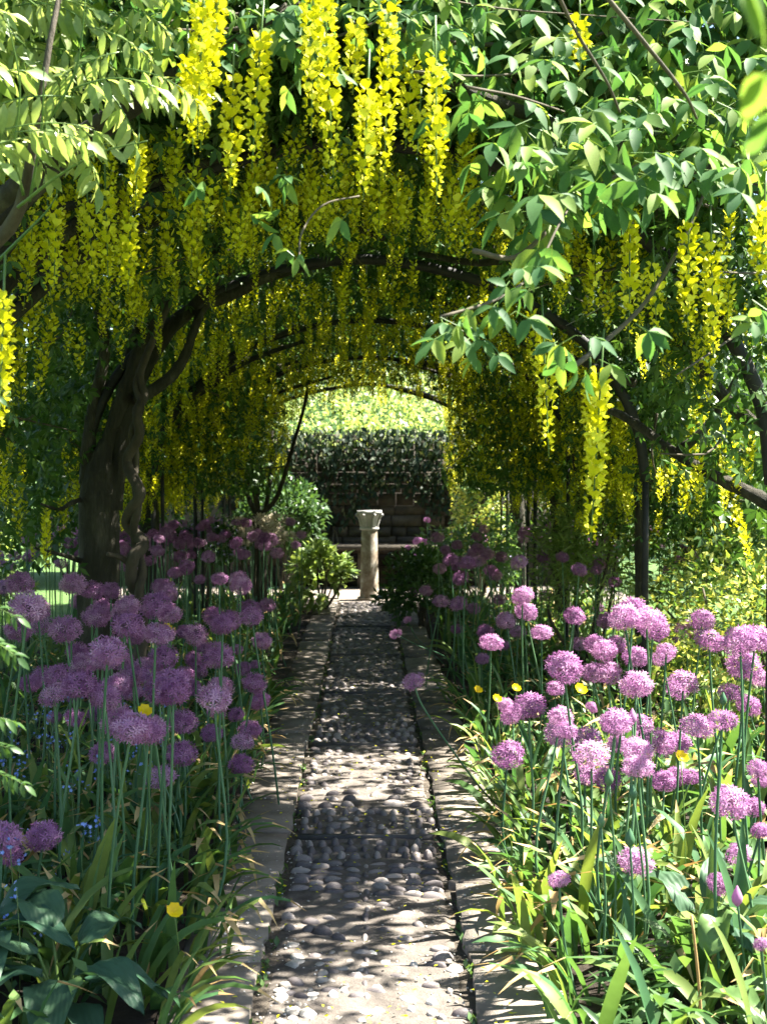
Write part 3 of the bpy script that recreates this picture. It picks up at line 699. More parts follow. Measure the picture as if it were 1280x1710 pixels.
def fit_racemes(p, spare=.3):
    """racemes (x, y, z, scale) shortened or left out below that line"""
    room = p[:, 2] - clear_line(p[:, 0], p[:, 1]); s = np.minimum(rng.uniform(.7, 1.15, len(p)), room / .30); free = rng.uniform(0, 1, len(p)) < np.where(p[:, 1] > 8, .62, spare)
    s = np.where(free, rng.uniform(.6, .9, len(p)), s); return np.column_stack([p, s])[s > .3]
LEAF_POS = []
def gaps(x, y, z, side):
    """how thick the leaf cover is: 0 open, 1 full"""
    g = np.ones(len(x))
    n1 = np.sin(y * 2.3 + z * 3.1) + np.sin(y * 5.1 - z * 4.0 + 1.0) * .7 + np.sin(x * 4.1 + y * 1.7) * .6
    g *= np.clip(.95 + .2 * n1, .5, 1)
    low = z < 1.75
    g = np.where(low, g * np.clip((z - .75) / 1.0, 0, 1) * .8, g)
    g = np.where((x > 1.0) & (z < 2.8) & (y > 6.5) & (y < 7.7), g * .12, g)
    g = np.where((x > 1.0) & (z < 2.15) & (y < 5.6), g * .25, g)
    g = np.where((x < -1.0) & (z < 2.45) & (y < 9) & (y > 5), g * .38, g)
    g = np.where((x > .3) & (y > 15.0), g * .12, g)
    return g
n = 80000
t = rng.uniform(-.30, PI + .30, n); y = rng.uniform(4.1, 16.4, n) + 0; rad = rng.uniform(0, 1, n) ** 1.0 * .75
top = top_at(y) + .02
ct, st = np.cos(t), np.sin(t); x = (HW + rad) * ct; z = np.where(t < 0, Z0 + t * 3.0, np.where(t > PI, Z0 - (t - PI) * 3.0, Z0 + (top - Z0 + rad) * st))
x = np.where((t < 0) | (t > PI), np.sign(ct) * (HW + rad * 1.5), x)
front = y - 4.1 - .7 * np.abs(np.sin(x * 2.2 + 1)) * (z > 2) * (x < .1) > 0
k = (rng.uniform(0, 1, n) < gaps(x, y, z, x)) & front & ~((x > 1.2) & (y < 5.3) & (z < 2.7)) & ~((x > 1.55) & (y < 6.9) & ((z < 2.5) | (x > 1.85)))
pos = np.stack([x, y, z], -1)[k]; out = nrm(np.stack([ct, 0 * ct, np.maximum(st, 0)], -1))[k]
Mx = leaf_dirs(len(pos), out); sc = rng.uniform(.050, .078, len(pos)) * (1 + .85 * (rad[k] > .3)); ks = assign(pos)
for key in TREES:
    i = np.where(ks == key)[0]; TREES[key]['leaves'].append((pos[i], Mx[i], sc[i]))

# leaves that hang in among the racemes
n = 7500; t = rng.uniform(.05, PI - .05, n); y = rng.uniform(4.6, 16.2, n); rad = -rng.uniform(0, 1, n) ** 1.5 * .30; top = top_at(y)
p2 = np.stack([(HW + rad) * np.cos(t), y, Z0 + (top - Z0 + rad) * np.sin(t)], -1); p2 = p2[(p2[:, 2] - .06 > clear_line(p2[:, 0], y)) & (rng.uniform(0, 1, n) < gaps(p2[:, 0], y, p2[:, 2], 0)) & ~((p2[:, 0] > -1.85) & (p2[:, 0] < -.9) & (y > 6.2) & (y < 8) & (p2[:, 2] < 2.2)) & (np.min([np.where(y < hd + .05, hd - y, 9) for hd, _, _ in ARCHES], axis=0) > .5)]
Mx = leaf_dirs(len(p2), np.zeros((len(p2), 3)), .9); sc = rng.uniform(.045, .07, len(p2)); ks = assign(p2)
for key in TREES:
    i = np.where(ks == key)[0]; TREES[key]['leaves'].append((p2[i], Mx[i], sc[i]))
crown_blob_late = [('L0', (-.5, 5.2, 3.1), (.6, .8, .3), 1200, 0, (.06, .09)), ('R0', (.5, 5.2, 3.1), (.6, .8, .3), 1200, 0, (.06, .09)), ('R0', (1.5, 5.75, 2.0), (.3, .55, .5), 500, 0, (.05, .08)), ('R0', (1.3, 5.4, 2.3), (.3, .5, .3), 350, 0, (.055, .08)), ('L1', (-.4, 7.0, 3.0), (.9, .9, .3), 1400, 0, (.06, .09)), ('R1', (.6, 8.8, 2.95), (.8, .9, .3), 1400, 0, (.06, .09)), ('R0', (1.25, 6.0, 2.8), (.4, .6, .35), 1000, 30, (.06, .085))]
# racemes in the tunnel
n = 3300
t = rng.uniform(.02, PI - .02, n); y = 4.9 + 11.4 * rng.uniform(0, 1, n) ** .95; top = top_at(y); rad = rng.uniform(-.06, .12, n)
x = (HW + rad) * np.cos(t); z = Z0 + (top - Z0 + rad) * np.sin(t) - .02
lowx = rng.uniform(0, 1, n) < .16
x = np.where(lowx, np.sign(np.cos(t)) * (HW + rng.uniform(-.25, .45, n)), x); z = np.where(lowx, rng.uniform(1.25, 1.9, n), z)
keep = gaps(x, y, np.maximum(z, 1.9), x) > rng.uniform(0, .7, n); keep &= ~((np.abs(x) < .62) & (y > 15.3) & (z - .35 < 2.16))
for hd, _, _ in ARCHES: keep &= ~((y > hd - .5) & (y < hd + .02) & (rng.uniform(0, 1, n) < .85))
keep &= ~((x > -1.85) & (x < -.9) & (y > 6.2) & (y < 8) & (z < 2.3))
x, y, z = x[keep], y[keep], z[keep]
# keep the sight line down the tunnel open (the racemes stay above the heads of people walking through)
rp = fit_racemes(np.stack([x, y, z], -1)); rp = rp[~((rp[:, 0] > .65) & (rp[:, 1] < 8) & (rng.uniform(0, 1, len(rp)) < .6))]; ks = assign(rp)
for key in TREES:
    i = np.where(ks == key)[0]; TREES[key]['rac'].append(rp[i])

# thick hanging curtains at both sides of the far half
n = 400; y = rng.uniform(11.3, 15.9, n); sd = rng.choice([-1, 1], n); x = sd * rng.uniform(.86, 1.6, n); z = np.minimum(Z0 + (top_at(y) - Z0) * np.sqrt(np.clip(1 - (x / 1.75) ** 2, .05, 1)), rng.uniform(1.55, 2.4, n))
rp = np.column_stack([x, y, z, rng.uniform(.7, 1.1, n)]); ks = assign(rp)
for key in TREES:
    i = np.where(ks == key)[0]; TREES[key]['rac'].append(rp[i])
n = 4200; y = rng.uniform(10.8, 16.0, n); sd = rng.choice([-1, 1], n); x = sd * rng.uniform(.88, 1.75, n); z = np.minimum(Z0 + (top_at(y) - Z0) * np.sqrt(np.clip(1 - (x / 1.75) ** 2, .05, 1)), rng.uniform(1.35, 2.5, n))
p2 = np.stack([x, y, z], -1); Mx = leaf_dirs(n, np.zeros((n, 3)), .9); sc = rng.uniform(.05, .08, n); ks = assign(p2)
for key in TREES:
    i = np.where(ks == key)[0]; TREES[key]['leaves'].append((p2[i], Mx[i], sc[i]))
# outer crowns left and right of the tunnel, in the sun, and the low skirts of foliage
def crown_blob(key, c, r, n, rac=0, sc=(.05, .08), hollow=.25):
    d_ = nrm(rng.normal(size=(n, 3))); rr = rng.uniform(hollow, 1, n) ** (1 / 2.2); lump = 1 + .18 * np.sin(d_[:, 0] * 7 + c[1]) * np.cos(d_[:, 2] * 6 + c[0] * 3)
    p = np.array(c) + d_ * rr[:, None] * lump[:, None] * np.array(r); p = p[p[:, 2] > .5]; d_ = nrm((p - np.array(c)) / np.array(r))
    TREES[key]['leaves'].append((p, leaf_dirs(len(p), d_), rng.uniform(*sc, len(p))))
    if rac:
        q = np.array(c) + nrm(rng.normal(size=(rac, 3))) * np.array(r) * rng.uniform(.6, 1, (rac, 1)); q[:, 2] += .1; q = q[q[:, 2] > 1.0]; TREES[key]['rac'].append(np.column_stack([q, rng.uniform(.7, 1.1, len(q))]))
crown_blob('R0', (3.1, 9.6, 1.9), (.5, .6, .7), 1500, 50)
for cb in crown_blob_late: crown_blob(*cb)
crown_blob('R1', (2.5, 9.9, 1.6), (.8, .9, .8), 2300, 90)
crown_blob('R1', (3.0, 10.8, 1.7), (.9, 1.2, 1.0), 2200, 60)
crown_blob('R2', (2.3, 12.6, 1.75), (.7, 1.2, .8), 1700, 50)
crown_blob('L1', (-2.35, 7.4, 1.75), (.55, 1.0, .85), 650, 120)
crown_blob('L0', (-2.1, 6.2, 1.95), (.45, .7, .7), 300, 110)
crown_blob('L2', (-2.5, 11.0, 1.75), (.6, 1.3, .85), 1500, 80)
crown_blob('L3', (-2.3, 14.3, 1.8), (.8, 1.3, .7), 1500, 80)
for q in range(6):
    xx = -1.6 + .45 * q; crown_blob('L0' if xx < 0 else 'R0', (xx, 5.3 + .2 * math.sin(q * 2), 3.2 - .06 * xx * xx), (.55, .8, .42), 1000, 0, (.06, .09))

# ------------------------------------------------------------------ front boughs: single leaves and full racemes
def leafset(key, pts, n_single, size=(.066, .090), out=(0, -.7, .35)):
    """leaves at the given points; the nearest n_single become parts of their own"""
    pts = np.array(pts); n = len(pts); o_ = np.tile(np.array(out, float), (n, 1)); a = rng.uniform(0, 2 * PI, n)
    y = np.stack([np.cos(a), np.sin(a) - .45, -rng.uniform(.0, .9, n)], -1); up = np.array([0, 0, .8]) + o_ * .95 + rng.normal(0, .34, (n, 3)); Mm = orient(y, up); s = rng.uniform(*size, n)
    order = np.argsort(pts[:, 1]); T = TREES[key]; t = T['o']; base = np.array(t.location)
    for q, i in enumerate(order[:n_single]):
        o = link('leaf', TRIF_ME[int(rng.integers(len(TRIF_ME)))], t); o.matrix_basis = mat4(Mm[i], pts[i] - base, s[i])
    if n > n_single:
        r_ = order[n_single:]; b = scatter(TRIF, pts[r_], Mm[r_], s[r_]); T.setdefault('front', []).append(b)
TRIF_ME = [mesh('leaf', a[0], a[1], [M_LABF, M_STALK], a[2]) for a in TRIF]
pts = []
while len(pts) < 900:
    px, py = rng.uniform(640, 1340), rng.uniform(-240, 430)
    lim = np.interp(px, [640, 700, 790, 840, 900, 960, 1040, 1150, 1280, 1420], [40, 90, 210, 380, 400, 330, 330, 300, 340, 380])
    if py > lim or rng.uniform() > np.interp(px, [640, 800, 1420], [.35, 1, 1]): continue
    pts.append(P(px, py, 3.0 + .85 * (1 - py / 400) + rng.uniform(0, .8)))
leafset('R0', pts, 250, (.078, .108))
spray = [(735, 530), (765, 545), (790, 560), (810, 585), (745, 555), (830, 505), (860, 520), (850, 470), (800, 505), (880, 445), (920, 410), (900, 480), (955, 590), (1000, 600), (930, 570), (1060, 540), (960, 560), (1255, 500), (1270, 540)]
leafset('R0', [P(a, b2, 2.95 + rng.uniform(-.1, .15)) for a, b2 in spray for _ in range(2)], 38, (.055, .075))
leafset('L0', [P(a, b2, 3.25 + rng.uniform(-.1, .2)) for a, b2 in [(455, 335), (440, 350), (480, 380), (500, 415), (480, 420), (470, 300), (500, 290), (315, 300), (500, 140), (545, 130), (590, 350), (420, 305)]], 12, (.05, .07))
pts = []
while len(pts) < 620:
    px, py = rng.uniform(-260, 790), rng.uniform(-300, 110)
    if py > np.interp(px, [-260, 250, 330, 650, 790], [110, 100, 50, 60, 110]) or (300 < px < 640 and py > 10 and rng.uniform() < .5): continue
    pts.append(P(px, py, 3.5 + .12 * (1 - py / 100) + rng.uniform(-.1, .45)))
leafset('L0', pts, 150, (.06, .082))
pts = [P(rng.uniform(170, 800), rng.uniform(-80, 105), rng.uniform(3.5, 3.95)) for _ in range(190)]
leafset('L0', pts, 90, (.058, .085))
# blurred twig close to the lens
lp = []
t = TREES['R0']['o']; base = np.array(t.location)
for (px, py, d, yd, up, s) in [(1165, -45, 1.05, (.9, .1, -.25), (0, -.6, .8), .062), (1290, 60, 1.05, (-.2, .1, -1), (-.4, -.9, .2), .055), (1330, 150, 1.1, (-.6, 0, -.8), (-.3, -.9, .3), .05)]:
    o = link('leaf', TRIF_ME[0], t); o.matrix_basis = mat4(orient(np.array([yd], float), np.array([up], float))[0], P(px, py, d) - base, s)
tb = Bag(); tb.add(*tube([P(1150, -20, 1.05), P(1260, -40, 1.08), P(1330, 60, 1.1), P(1330, 150, 1.1), P(1500, 100, 1.5), P(1700, 200, 2.4), (2.0, 5.2, 1.9)], [.0012, .0015, .002, .003, .006, .02], 5, 4)); tb.part('branch', [M_TWIG], t)
# twigs of the front
tw = [([(640, 40), (700, 65), (800, 80), (950, 70), (1100, 40)], 3.9, .008), ([(690, 125), (800, 132), (900, 122), (970, 108)], 3.6, .004), ([(925, -10), (960, 60), (1010, 140), (1032, 190)], 3.0, .005),
      ([(1000, -10), (1080, 85), (1140, 160), (1160, 200)], 3.1, .006), ([(700, 0), (830, 20), (960, 30), (1200, 45)], 3.7, .003), ([(790, 420), (860, 430), (930, 370), (1000, 310), (1100, 260)], 3.3, .007),
      ([(735, 530), (830, 500), (890, 455), (930, 380), (960, 330)], 3.0, .004), ([(780, 150), (860, 165), (940, 190)], 3.4, .004), ([(960, 610), (1010, 570), (1080, 500), (1150, 380), (1200, 250)], 3.35, .007)]
for pp, d, r_ in tw:
    b = Bag(); b.add(*tube([P(a, c_, d + .1 * i) for i, (a, c_) in enumerate(pp)], [r_, r_ * .8, r_ * .6], 6, 5)); b.part('twig', [M_TWIG], TREES['R0']['o'])
tw = [([(200, 60), (260, 50), (330, 38), (420, 30)], 3.9, .006), ([(405, 80), (470, 88), (540, 75), (640, 40)], 3.9, .005), ([(500, 440), (505, 390), (540, 345), (600, 330)], 3.4, .003), ([(280, 60), (400, 55), (520, 20)], 4.1, .007)]
for pp, d, r_ in tw:
    b = Bag(); b.add(*tube([P(a, c_, d + .06 * i) for i, (a, c_) in enumerate(pp)], [r_, r_ * .8], 6, 5)); b.part('twig', [M_TWIG], TREES['L0']['o'])

FLO_ME = mesh('floret', FLORET[0], FLORET[1], [M_YEL, M_STALK], FLORET[2], False)
BUD_ME = mesh('floret_bud', BUD[0], BUD[1], RMATS, BUD[2], False)
STALK_CACHE = {}
def big_raceme(key, px, py0, py1, d, n=46, sway=0.0, fs=1.0):
    L = (py1 - py0) * d / F; p0 = P(px, py0, d); t = TREES[key]['o']
    q = tube([(0, 0, .06), (0, 0, -L * .5), (0, 0, -L)], [.003, .0016], 4, 3); r_ = link('raceme', mesh('raceme', *q, M_STALK), t, Vector(p0 - np.array(t.location)))
    n = int(n * 1.15); r_.rotation_euler = (rng.normal(0, .04), rng.normal(0, .05) + sway, rng.uniform(0, 6))
    for tt, p, Mm, s in raceme_sites(L, n):
        o = link('floret' if tt < .95 else 'floret_bud', FLO_ME if tt < .95 else BUD_ME, r_); o.matrix_basis = mat4(Mm, p, s * fs)
for a in [('L0', 345, -40, 235, 3.3, 56), ('L0', 375, -60, 262, 3.36, 60), ('L0', 318, 90, 262, 3.42, 34), ('L0', 392, 120, 330, 3.5, 38), ('L0', 440, 40, 292, 3.35, 42), ('L0', 540, -50, 305, 3.3, 66), ('L0', 525, -40, 235, 3.36, 48),
          ('L0', 615, 130, 338, 3.3, 44), ('L0', 650, -20, 305, 3.38, 52), ('L0', 598, 30, 160, 3.5, 26), ('R0', 726, 75, 342, 3.3, 46), ('R0', 690, 70, 250, 3.7, 34), ('R0', 700, 190, 260, 3.8, 16),
          ('R0', 1148, 355, 560, 3.5, 40), ('R0', 1185, 380, 600, 3.6, 40), ('R0', 1275, 330, 480, 3.3, 30), ('R0', 1050, 350, 570, 4.0, 38), ('R0', 1005, 590, 915, 3.4, 60), ('R0', 985, 610, 830, 3.46, 40), ('R0', 905, 530, 765, 3.7, 36),
          ('R0', 1090, 430, 560, 4.2, 24), ('L0', 12, 470, 725, 3.2, 44), ('L0', 100, 320, 480, 4.4, 32), ('L0', 150, 330, 480, 4.5, 32), ('L0', 180, 310, 465, 4.4, 34), ('L0', 222, 350, 490, 4.4, 32), ('L0', 85, 360, 500, 4.6, 30), ('L0', 235, 240, 360, 4.3, 28),
          ('R0', 965, 30, 130, 3.7, 14), ('R0', 1000, 300, 400, 4.3, 20), ('R0', 1060, 250, 330, 4.0, 18)]:
    big_raceme(*a)
# darker racemes a step further in, under the front roof
q = []
for k in range(190):
    px = rng.uniform(-20, 1300 if k % 2 else 800); py = rng.uniform(190, 400)
    if 560 < px < 860 and py > 330: continue
    if px > 820: py += 130
    q.append(P(px, py, rng.uniform(4.6, 6.0)))
q = fit_racemes(np.array(q), .25); kk = q[:, 0] > 0; TREES['L0']['rac'].append(q[~kk]); TREES['R0']['rac'].append(q[kk])

# emit leaves and racemes of every laburnum
for key, T in TREES.items():
    t = T['o']; base = np.array(t.location)
    pos = np.concatenate([a[0] for a in T['leaves']]); Mm = np.concatenate([a[1] for a in T['leaves']]); s = np.concatenate([a[2] for a in T['leaves']])
    b = scatter(TRI, pos, Mm, s); b.part('crown', [M_LAB, M_STALK], t, kind='stuff')
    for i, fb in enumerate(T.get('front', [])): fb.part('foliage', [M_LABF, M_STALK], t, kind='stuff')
    rp = np.concatenate(T['rac']); rp = rp[np.argsort(np.hypot(rp[:, 0], rp[:, 1]))]; ns = min(200, len(rp))
    for p in rp[:ns]:
        k = int(rng.integers(len(RAC_ME))); o = link('raceme', RAC_ME[k], t, Vector(p[:3] - base)); sc_ = p[3]
        o.rotation_euler = (rng.normal(0, .13), rng.normal(0, .13), rng.uniform(0, 6)); o.scale = (sc_, sc_, sc_)
    if len(rp) > ns:
        r_ = rp[ns:]; n = len(r_); a = rng.uniform(0, 2 * PI, n); Mz = orient(np.stack([np.cos(a), np.sin(a), 0 * a], -1), np.array([0, 0, 1.0]) + rng.normal(0, .06, (n, 3)))
        scatter(RACS, r_[:, :3], Mz, r_[:, 3]).part('raceme_mass', RMATS, t, kind='stuff')
    # thin twigs through the crown
    b = Bag()
    for i in rng.choice(len(pos), 90):
        p = pos[i]; e = p + rng.normal(0, 1, 3) * np.array([.25, .35, .12]); b.add(*tube([p, (p + e) / 2 + rng.normal(0, .03, 3), e], [.007, .003], 4, 2))
    b.part('twig_mass', [M_TWIG], t, kind='stuff')
# ------------------------------------------------------------------ twisted vine and wisteria
vine = thing('twisted_vine', 'gnarled twisted vine stem climbing close beside the thick dark trunk', 'vine', (-1.25, 7.7, 0))
b = Bag(); b.add(*tube([P(x, y, 7.72 + .05 * math.cos(i * 1.6)) for i, (x, y) in enumerate([(240, 1245), (236, 1180), (228, 1120), (238, 1060), (232, 1000), (219, 965), (223, 930), (239, 908), (214, 875), (219, 851), (235, 824), (219, 789), (214, 765), (234, 726), (230, 690), (242, 660), (236, 625), (262, 560), (300, 470)])],
                       [.040, .036, .034, .032, .026, .018], 10, 6, .06)); b.part('stem', [M_BARK2], vine)
b = Bag(); b.add(*tube([P(x, y, 7.74 - .05 * math.cos(i * 1.6)) for i, (x, y) in enumerate([(226, 1245), (232, 1160), (238, 1100), (226, 1040), (232, 990), (238, 950), (228, 915), (224, 880), (231, 845), (226, 800), (228, 760), (222, 720), (238, 680), (228, 640), (250, 580)])],
                       [.030, .026, .024, .02, .014], 9, 6, .06)); b.part('stem', [M_BARK2], vine)
b = Bag(); b.add(*tube([P(215, 940, 7.7), P(200, 930, 7.66), P(180, 925, 7.6)], [.02, .012], 8, 5)); b.part('side_shoot', [M_BARK2], vine)

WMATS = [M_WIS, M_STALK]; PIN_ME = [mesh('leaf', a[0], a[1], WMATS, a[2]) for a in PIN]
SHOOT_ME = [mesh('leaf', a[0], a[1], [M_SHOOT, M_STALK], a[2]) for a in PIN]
def pin_leaves(t, sites, size=(.20, .27), me=None):
    base = np.array(t.location)
    for (px, py, d, a) in sites:
        Mm = orient(np.array([[math.cos(a), -.35 + rng.normal(0, .3), math.sin(a)]]), np.array([[-.3 * math.sin(a), -.8, .8]]) + rng.normal(0, .3, (1, 3)))[0]
        o = link('leaf', (me or PIN_ME)[int(rng.integers(len(PIN_ME)))], t); o.matrix_basis = mat4(Mm, P(px, py, d) - base, rng.uniform(*size))
wis = thing('wisteria', 'pale sunlit wisteria with drooping feathered leaves overhanging the front of the tunnel', 'climber', (-1.62, 3.9, 0))
b = Bag(); b.add(*tube([(-1.62, 3.9, -.05), (-1.6, 3.9, .8), (-1.45, 3.85, 1.4), P(-60, 480, 3.6), P(30, 370, 3.45), P(60, 250, 3.3), P(90, 80, 3.3), P(120, -60, 3.4)], [.035, .03, .025, .016, .008, .006], 8, 5, .05)); b.part('stem', [M_BARK2], wis)
for pp in ([(35, 350), (100, 300), (170, 260), (250, 240)], [(45, 330), (30, 260), (40, 150), (20, 40)], [(60, 250), (130, 130), (150, 0)], [(55, 340), (75, 220), (80, 120)], [(0, 440), (40, 400), (80, 360), (100, 330)]):
    b = Bag(); b.add(*tube([P(a, c_, 3.3 - .06 * i) for i, (a, c_) in enumerate(pp)], [.0042, .003, .0012], 6, 5)); b.part('stem', [M_STALK], wis)
sites = []
while len(sites) < 170:
    px, py = rng.uniform(-160, 215), rng.uniform(-200, 310)
    if py > np.interp(px, [-160, 0, 100, 180, 240], [330, 310, 250, 210, 150]): continue
    sites.append((px, py, 3.0 + .5 * (1 - py / 300) * .6 + rng.uniform(0, .6), rng.uniform(-.9, .5) + (PI if rng.uniform() < .25 else 0)))
pin_leaves(wis, sites)
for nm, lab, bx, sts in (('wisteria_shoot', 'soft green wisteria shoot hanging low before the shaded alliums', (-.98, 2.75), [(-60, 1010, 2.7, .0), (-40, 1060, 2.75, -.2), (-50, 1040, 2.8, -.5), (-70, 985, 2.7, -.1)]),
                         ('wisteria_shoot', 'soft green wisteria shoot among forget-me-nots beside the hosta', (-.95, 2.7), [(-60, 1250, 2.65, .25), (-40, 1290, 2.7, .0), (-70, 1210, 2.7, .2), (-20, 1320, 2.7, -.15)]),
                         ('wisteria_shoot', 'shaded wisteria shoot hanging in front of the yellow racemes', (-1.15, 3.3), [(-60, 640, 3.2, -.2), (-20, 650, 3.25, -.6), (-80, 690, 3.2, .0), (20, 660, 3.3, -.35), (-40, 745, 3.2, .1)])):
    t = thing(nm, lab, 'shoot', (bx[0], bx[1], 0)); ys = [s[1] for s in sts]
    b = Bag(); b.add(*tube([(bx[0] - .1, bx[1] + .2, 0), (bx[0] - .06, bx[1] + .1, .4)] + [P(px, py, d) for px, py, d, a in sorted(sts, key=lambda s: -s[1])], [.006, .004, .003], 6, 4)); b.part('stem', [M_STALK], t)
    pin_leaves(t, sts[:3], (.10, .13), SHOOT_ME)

# ------------------------------------------------------------------ alliums
HW_HEAD = .119
left_near = [(92,330,125),(20,350,90),(95,440,110),(170,440,120),(80,545,130),(190,520,110),(290,540,150),(325,335,120),(410,365,120),(495,365,95),(355,410,90),(430,480,130),(555,455,120),(455,440,100),(600,565,110),(480,635,170),(345,640,110),(375,690,120),(130,780,100),(190,750,120),(260,750,140),(755,470,115),(870,562,115),(700,360,65),(760,390,70),(820,550,80),(725,665,140),(690,740,140),(635,700,100),(815,745,100),(860,670,80),(970,670,145),(880,720,90),(900,620,80),(1020,500,110),(950,480,100),(1110,440,95),(1190,430,75),(1140,515,130),(1165,590,95),(1050,630,65),(1080,715,75),(1135,695,50),(1130,780,115),(1155,860,100),(1050,920,80),(950,850,160),(980,800,120),(850,800,90),(705,820,145),(580,815,110),(470,810,130),(430,910,100),(320,845,60),(240,930,70),(330,935,100),(530,910,110),(585,985,185),(670,955,90),(810,955,140),(940,1005,100),(1110,990,110),(1075,1045,110),(1070,1145,115),(805,1095,145),(455,1095,125),(715,1200,150),(960,910,90),(690,145,70),(720,85,60),(560,185,65),(555,135,45),(700,235,70),(640,255,60),(330,195,55),(660,60,45),(790,215,60),(840,220,50)]
right_near = [(195,125,105),(90,140,70),(210,195,105),(120,235,90),(175,285,80),(280,290,100),(300,125,75),(425,215,100),(535,178,55),(30,285,80),(55,335,110),(110,345,60),(15,405,65),(70,30,70),(650,220,150),(750,230,150),(780,265,150),(570,235,90),(690,190,140),(1000,235,115),(925,275,100),(880,310,80),(820,330,80),(450,340,80),(520,340,100),(560,370,120),(610,345,100),(700,400,120),(380,445,165),(510,470,110),(580,470,120),(705,525,155),(345,540,90),(885,550,110),(1170,330,170),(1240,320,150),(1190,440,160),(1270,500,110),(1210,620,115),(505,625,60),(225,620,155),(145,660,100),(120,615,80),(980,715,155),(365,745,145),(485,765,140),(505,840,180),(620,790,100),(725,765,90),(810,785,150),(890,790,130),(130,840,150),(580,950,130),(480,930,110),(830,960,120),(890,940,110),(950,940,100),(1130,1060,180),(1235,1080,110),(1095,1000,70),(1265,960,80),(1270,1180,80),(1170,1270,90)]
right_low = [(145,540,75),(362,605,105),(705,525,165),(1175,495,120),(1080,625,110),(1275,900,70),(1265,390,80)]
right_far = [(800,790,30),(710,838,50),(845,865,60),(760,880,45),(720,912,35),(790,885,40),(835,940,80),(900,960,70),(790,1000,75),(855,1000,60),(970,975,90),(925,990,50),(1040,870,40),(1060,935,60),(1020,970,70),(1075,1010,70),(1120,950,60),(945,1040,75),(830,1050,50),(795,1095,60),(860,1140,80),(740,1100,45),(935,1150,80),(1000,1170,60),(910,1080,45),(930,1260,60),(1050,1265,65),(880,920,50),(1000,930,55),(760,950,45)]
G_LAB = {'LN': 'purple allium globe on a tall stem in the shaded bed before the twisted vine',
         'LF': 'small purple allium globe in the shaded bed between thick trunk and pedestal',
         'RN': 'lilac pink allium globe on a tall stem in the sunlit bed beside the variegated shrub',
         'RL': 'short lilac allium with few florets low among the sunlit strap leaves',
         'RF': 'purple allium globe in the bed between dark green bush and iron post'}
def zone_words(zone, h):
    if zone == 'LN': w = 'before the thick trunk' if h[1] > 5 else 'shading the hosta' if h[0] < -.75 and h[1] < 3.8 else 'at the shaded slabs' if h[0] > -.72 else 'before the twisted vine'
    elif zone == 'LF': w = 'behind the thick trunk' if h[0] < -1.6 else 'near the paired posts' if h[1] < 12 else 'before the cream shrub'
    elif zone == 'RN': w = 'beside the sunny slabs' if h[0] < .85 else 'before the variegated shrub' if h[1] < 5 else 'next to the variegated shrub'
    elif zone == 'RL': w = 'low over sunlit strap leaves'
    else: w = 'behind the dark bush' if h[1] > 13 else 'near the feathery shrub' if h[0] > 1.1 else 'between dark bush and sunny slabs'
    return ('purple' if zone[0] == 'L' or zone == 'RF' else 'lilac pink'), w
ALL = []
def allium(zone, head, dia, lean=None, tilt=None, mi=None):
    lean = rng.normal(0, .05, 2) if lean is None else lean
    head = np.array(head, float); base = np.array([head[0] + lean[0], head[1] + lean[1], .01])
    ax = head - base; L = float(np.linalg.norm(ax)); zt = nrm(ax); Mm = orient(np.cross(zt, rng.normal(size=3))[None], zt[None])[0]
    mi = int(rng.choice(4, p=[.35, .35, .2, .1])) if mi is None else mi
    size = 'small' if dia < .095 else 'large' if dia > .124 else 'medium sized'; form = ('round', 'full', 'flattened', 'loose')[mi]
    tall = 'short' if head[2] < .72 else 'very tall' if head[2] > 1.08 else 'tall'
    r_ = thing('allium', f'{size} {form} {zone_words(zone, head)[0]} allium globe on a {tall} stem {zone_words(zone, head)[1]}', 'allium', (0, 0, 0), {'L': 'purple alliums of the shaded border', 'R': 'lilac alliums of the sunny border'}[zone[0]] + {'N': ', front', 'F': ', far', 'L': ', low'}[zone[1]])
    r_.matrix_basis = mat4(Mm, base)
    s = link('stem', STEM_ME[int(rng.integers(len(STEM_ME)))], r_); s.scale = (1, 1, L - dia * .05)
    h = link('flower_head', HEAD_ME[mi], r_, (0, 0, L)); h.scale = (dia, dia, dia); h.rotation_euler = (rng.normal(0, .2), rng.normal(0, .2), rng.uniform(0, 6))
def from_list(lst, ox, oy, s, zone, zlim=(.36, 1.22), mi=None):
    for cx, cy, D in lst:
        px, py, Dp = ox + cx / s, oy + cy / s, D / s; dia = HW_HEAD * rng.uniform(.95, 1.08); d = F * dia / Dp; h = P(px, py, d)
        if h[2] > zlim[1] or h[2] < zlim[0]:
            zt = zlim[1] if h[2] > zlim[1] else zlim[0]; d = (CAMZ - zt) * F / (py - 790); h = P(px, py, d); dia = Dp * d / F
        if d > 15.6: d = 15.6; h = P(px, py, d); dia = Dp * d / F
        if abs(h[0]) < .45: continue
        ALL.append(h); allium(zone, h, dia, mi=mi)
from_list(left_near, 0, 850, 2.667, 'LN')
from_list([(0, 1405, 70), (14, 1428, 48), (70, 1400, 64)], 0, 0, 1, 'LN')
cnt = 0
while cnt < 24:
    px, py = rng.uniform(10, 430), rng.uniform(1010, 1240)
    if py > 1250 - abs(px - 250) * .3: continue
    dia = rng.uniform(.10, .128); d = F * dia / rng.uniform(40, 64); h = P(px, py, d)
    if h[0] > -.5 or h[2] < .5: continue
    allium('LN', h, dia); cnt += 1
from_list(right_near, 800, 950, 2.667, 'RN')
cnt = 0
while cnt < 14:
    px, py = rng.uniform(880, 1275), rng.uniform(1060, 1300); dia = rng.uniform(.07, .12); h = P(px, py, F * dia / rng.uniform(30, 56))
    if h[0] < .6 or h[2] < .5 or h[1] < 3.7: continue
    allium('RN', h, dia); cnt += 1
from_list(right_low, 800, 1250, 2.667, 'RL')
from_list(right_far, 400, 560, 2.56, 'RF')
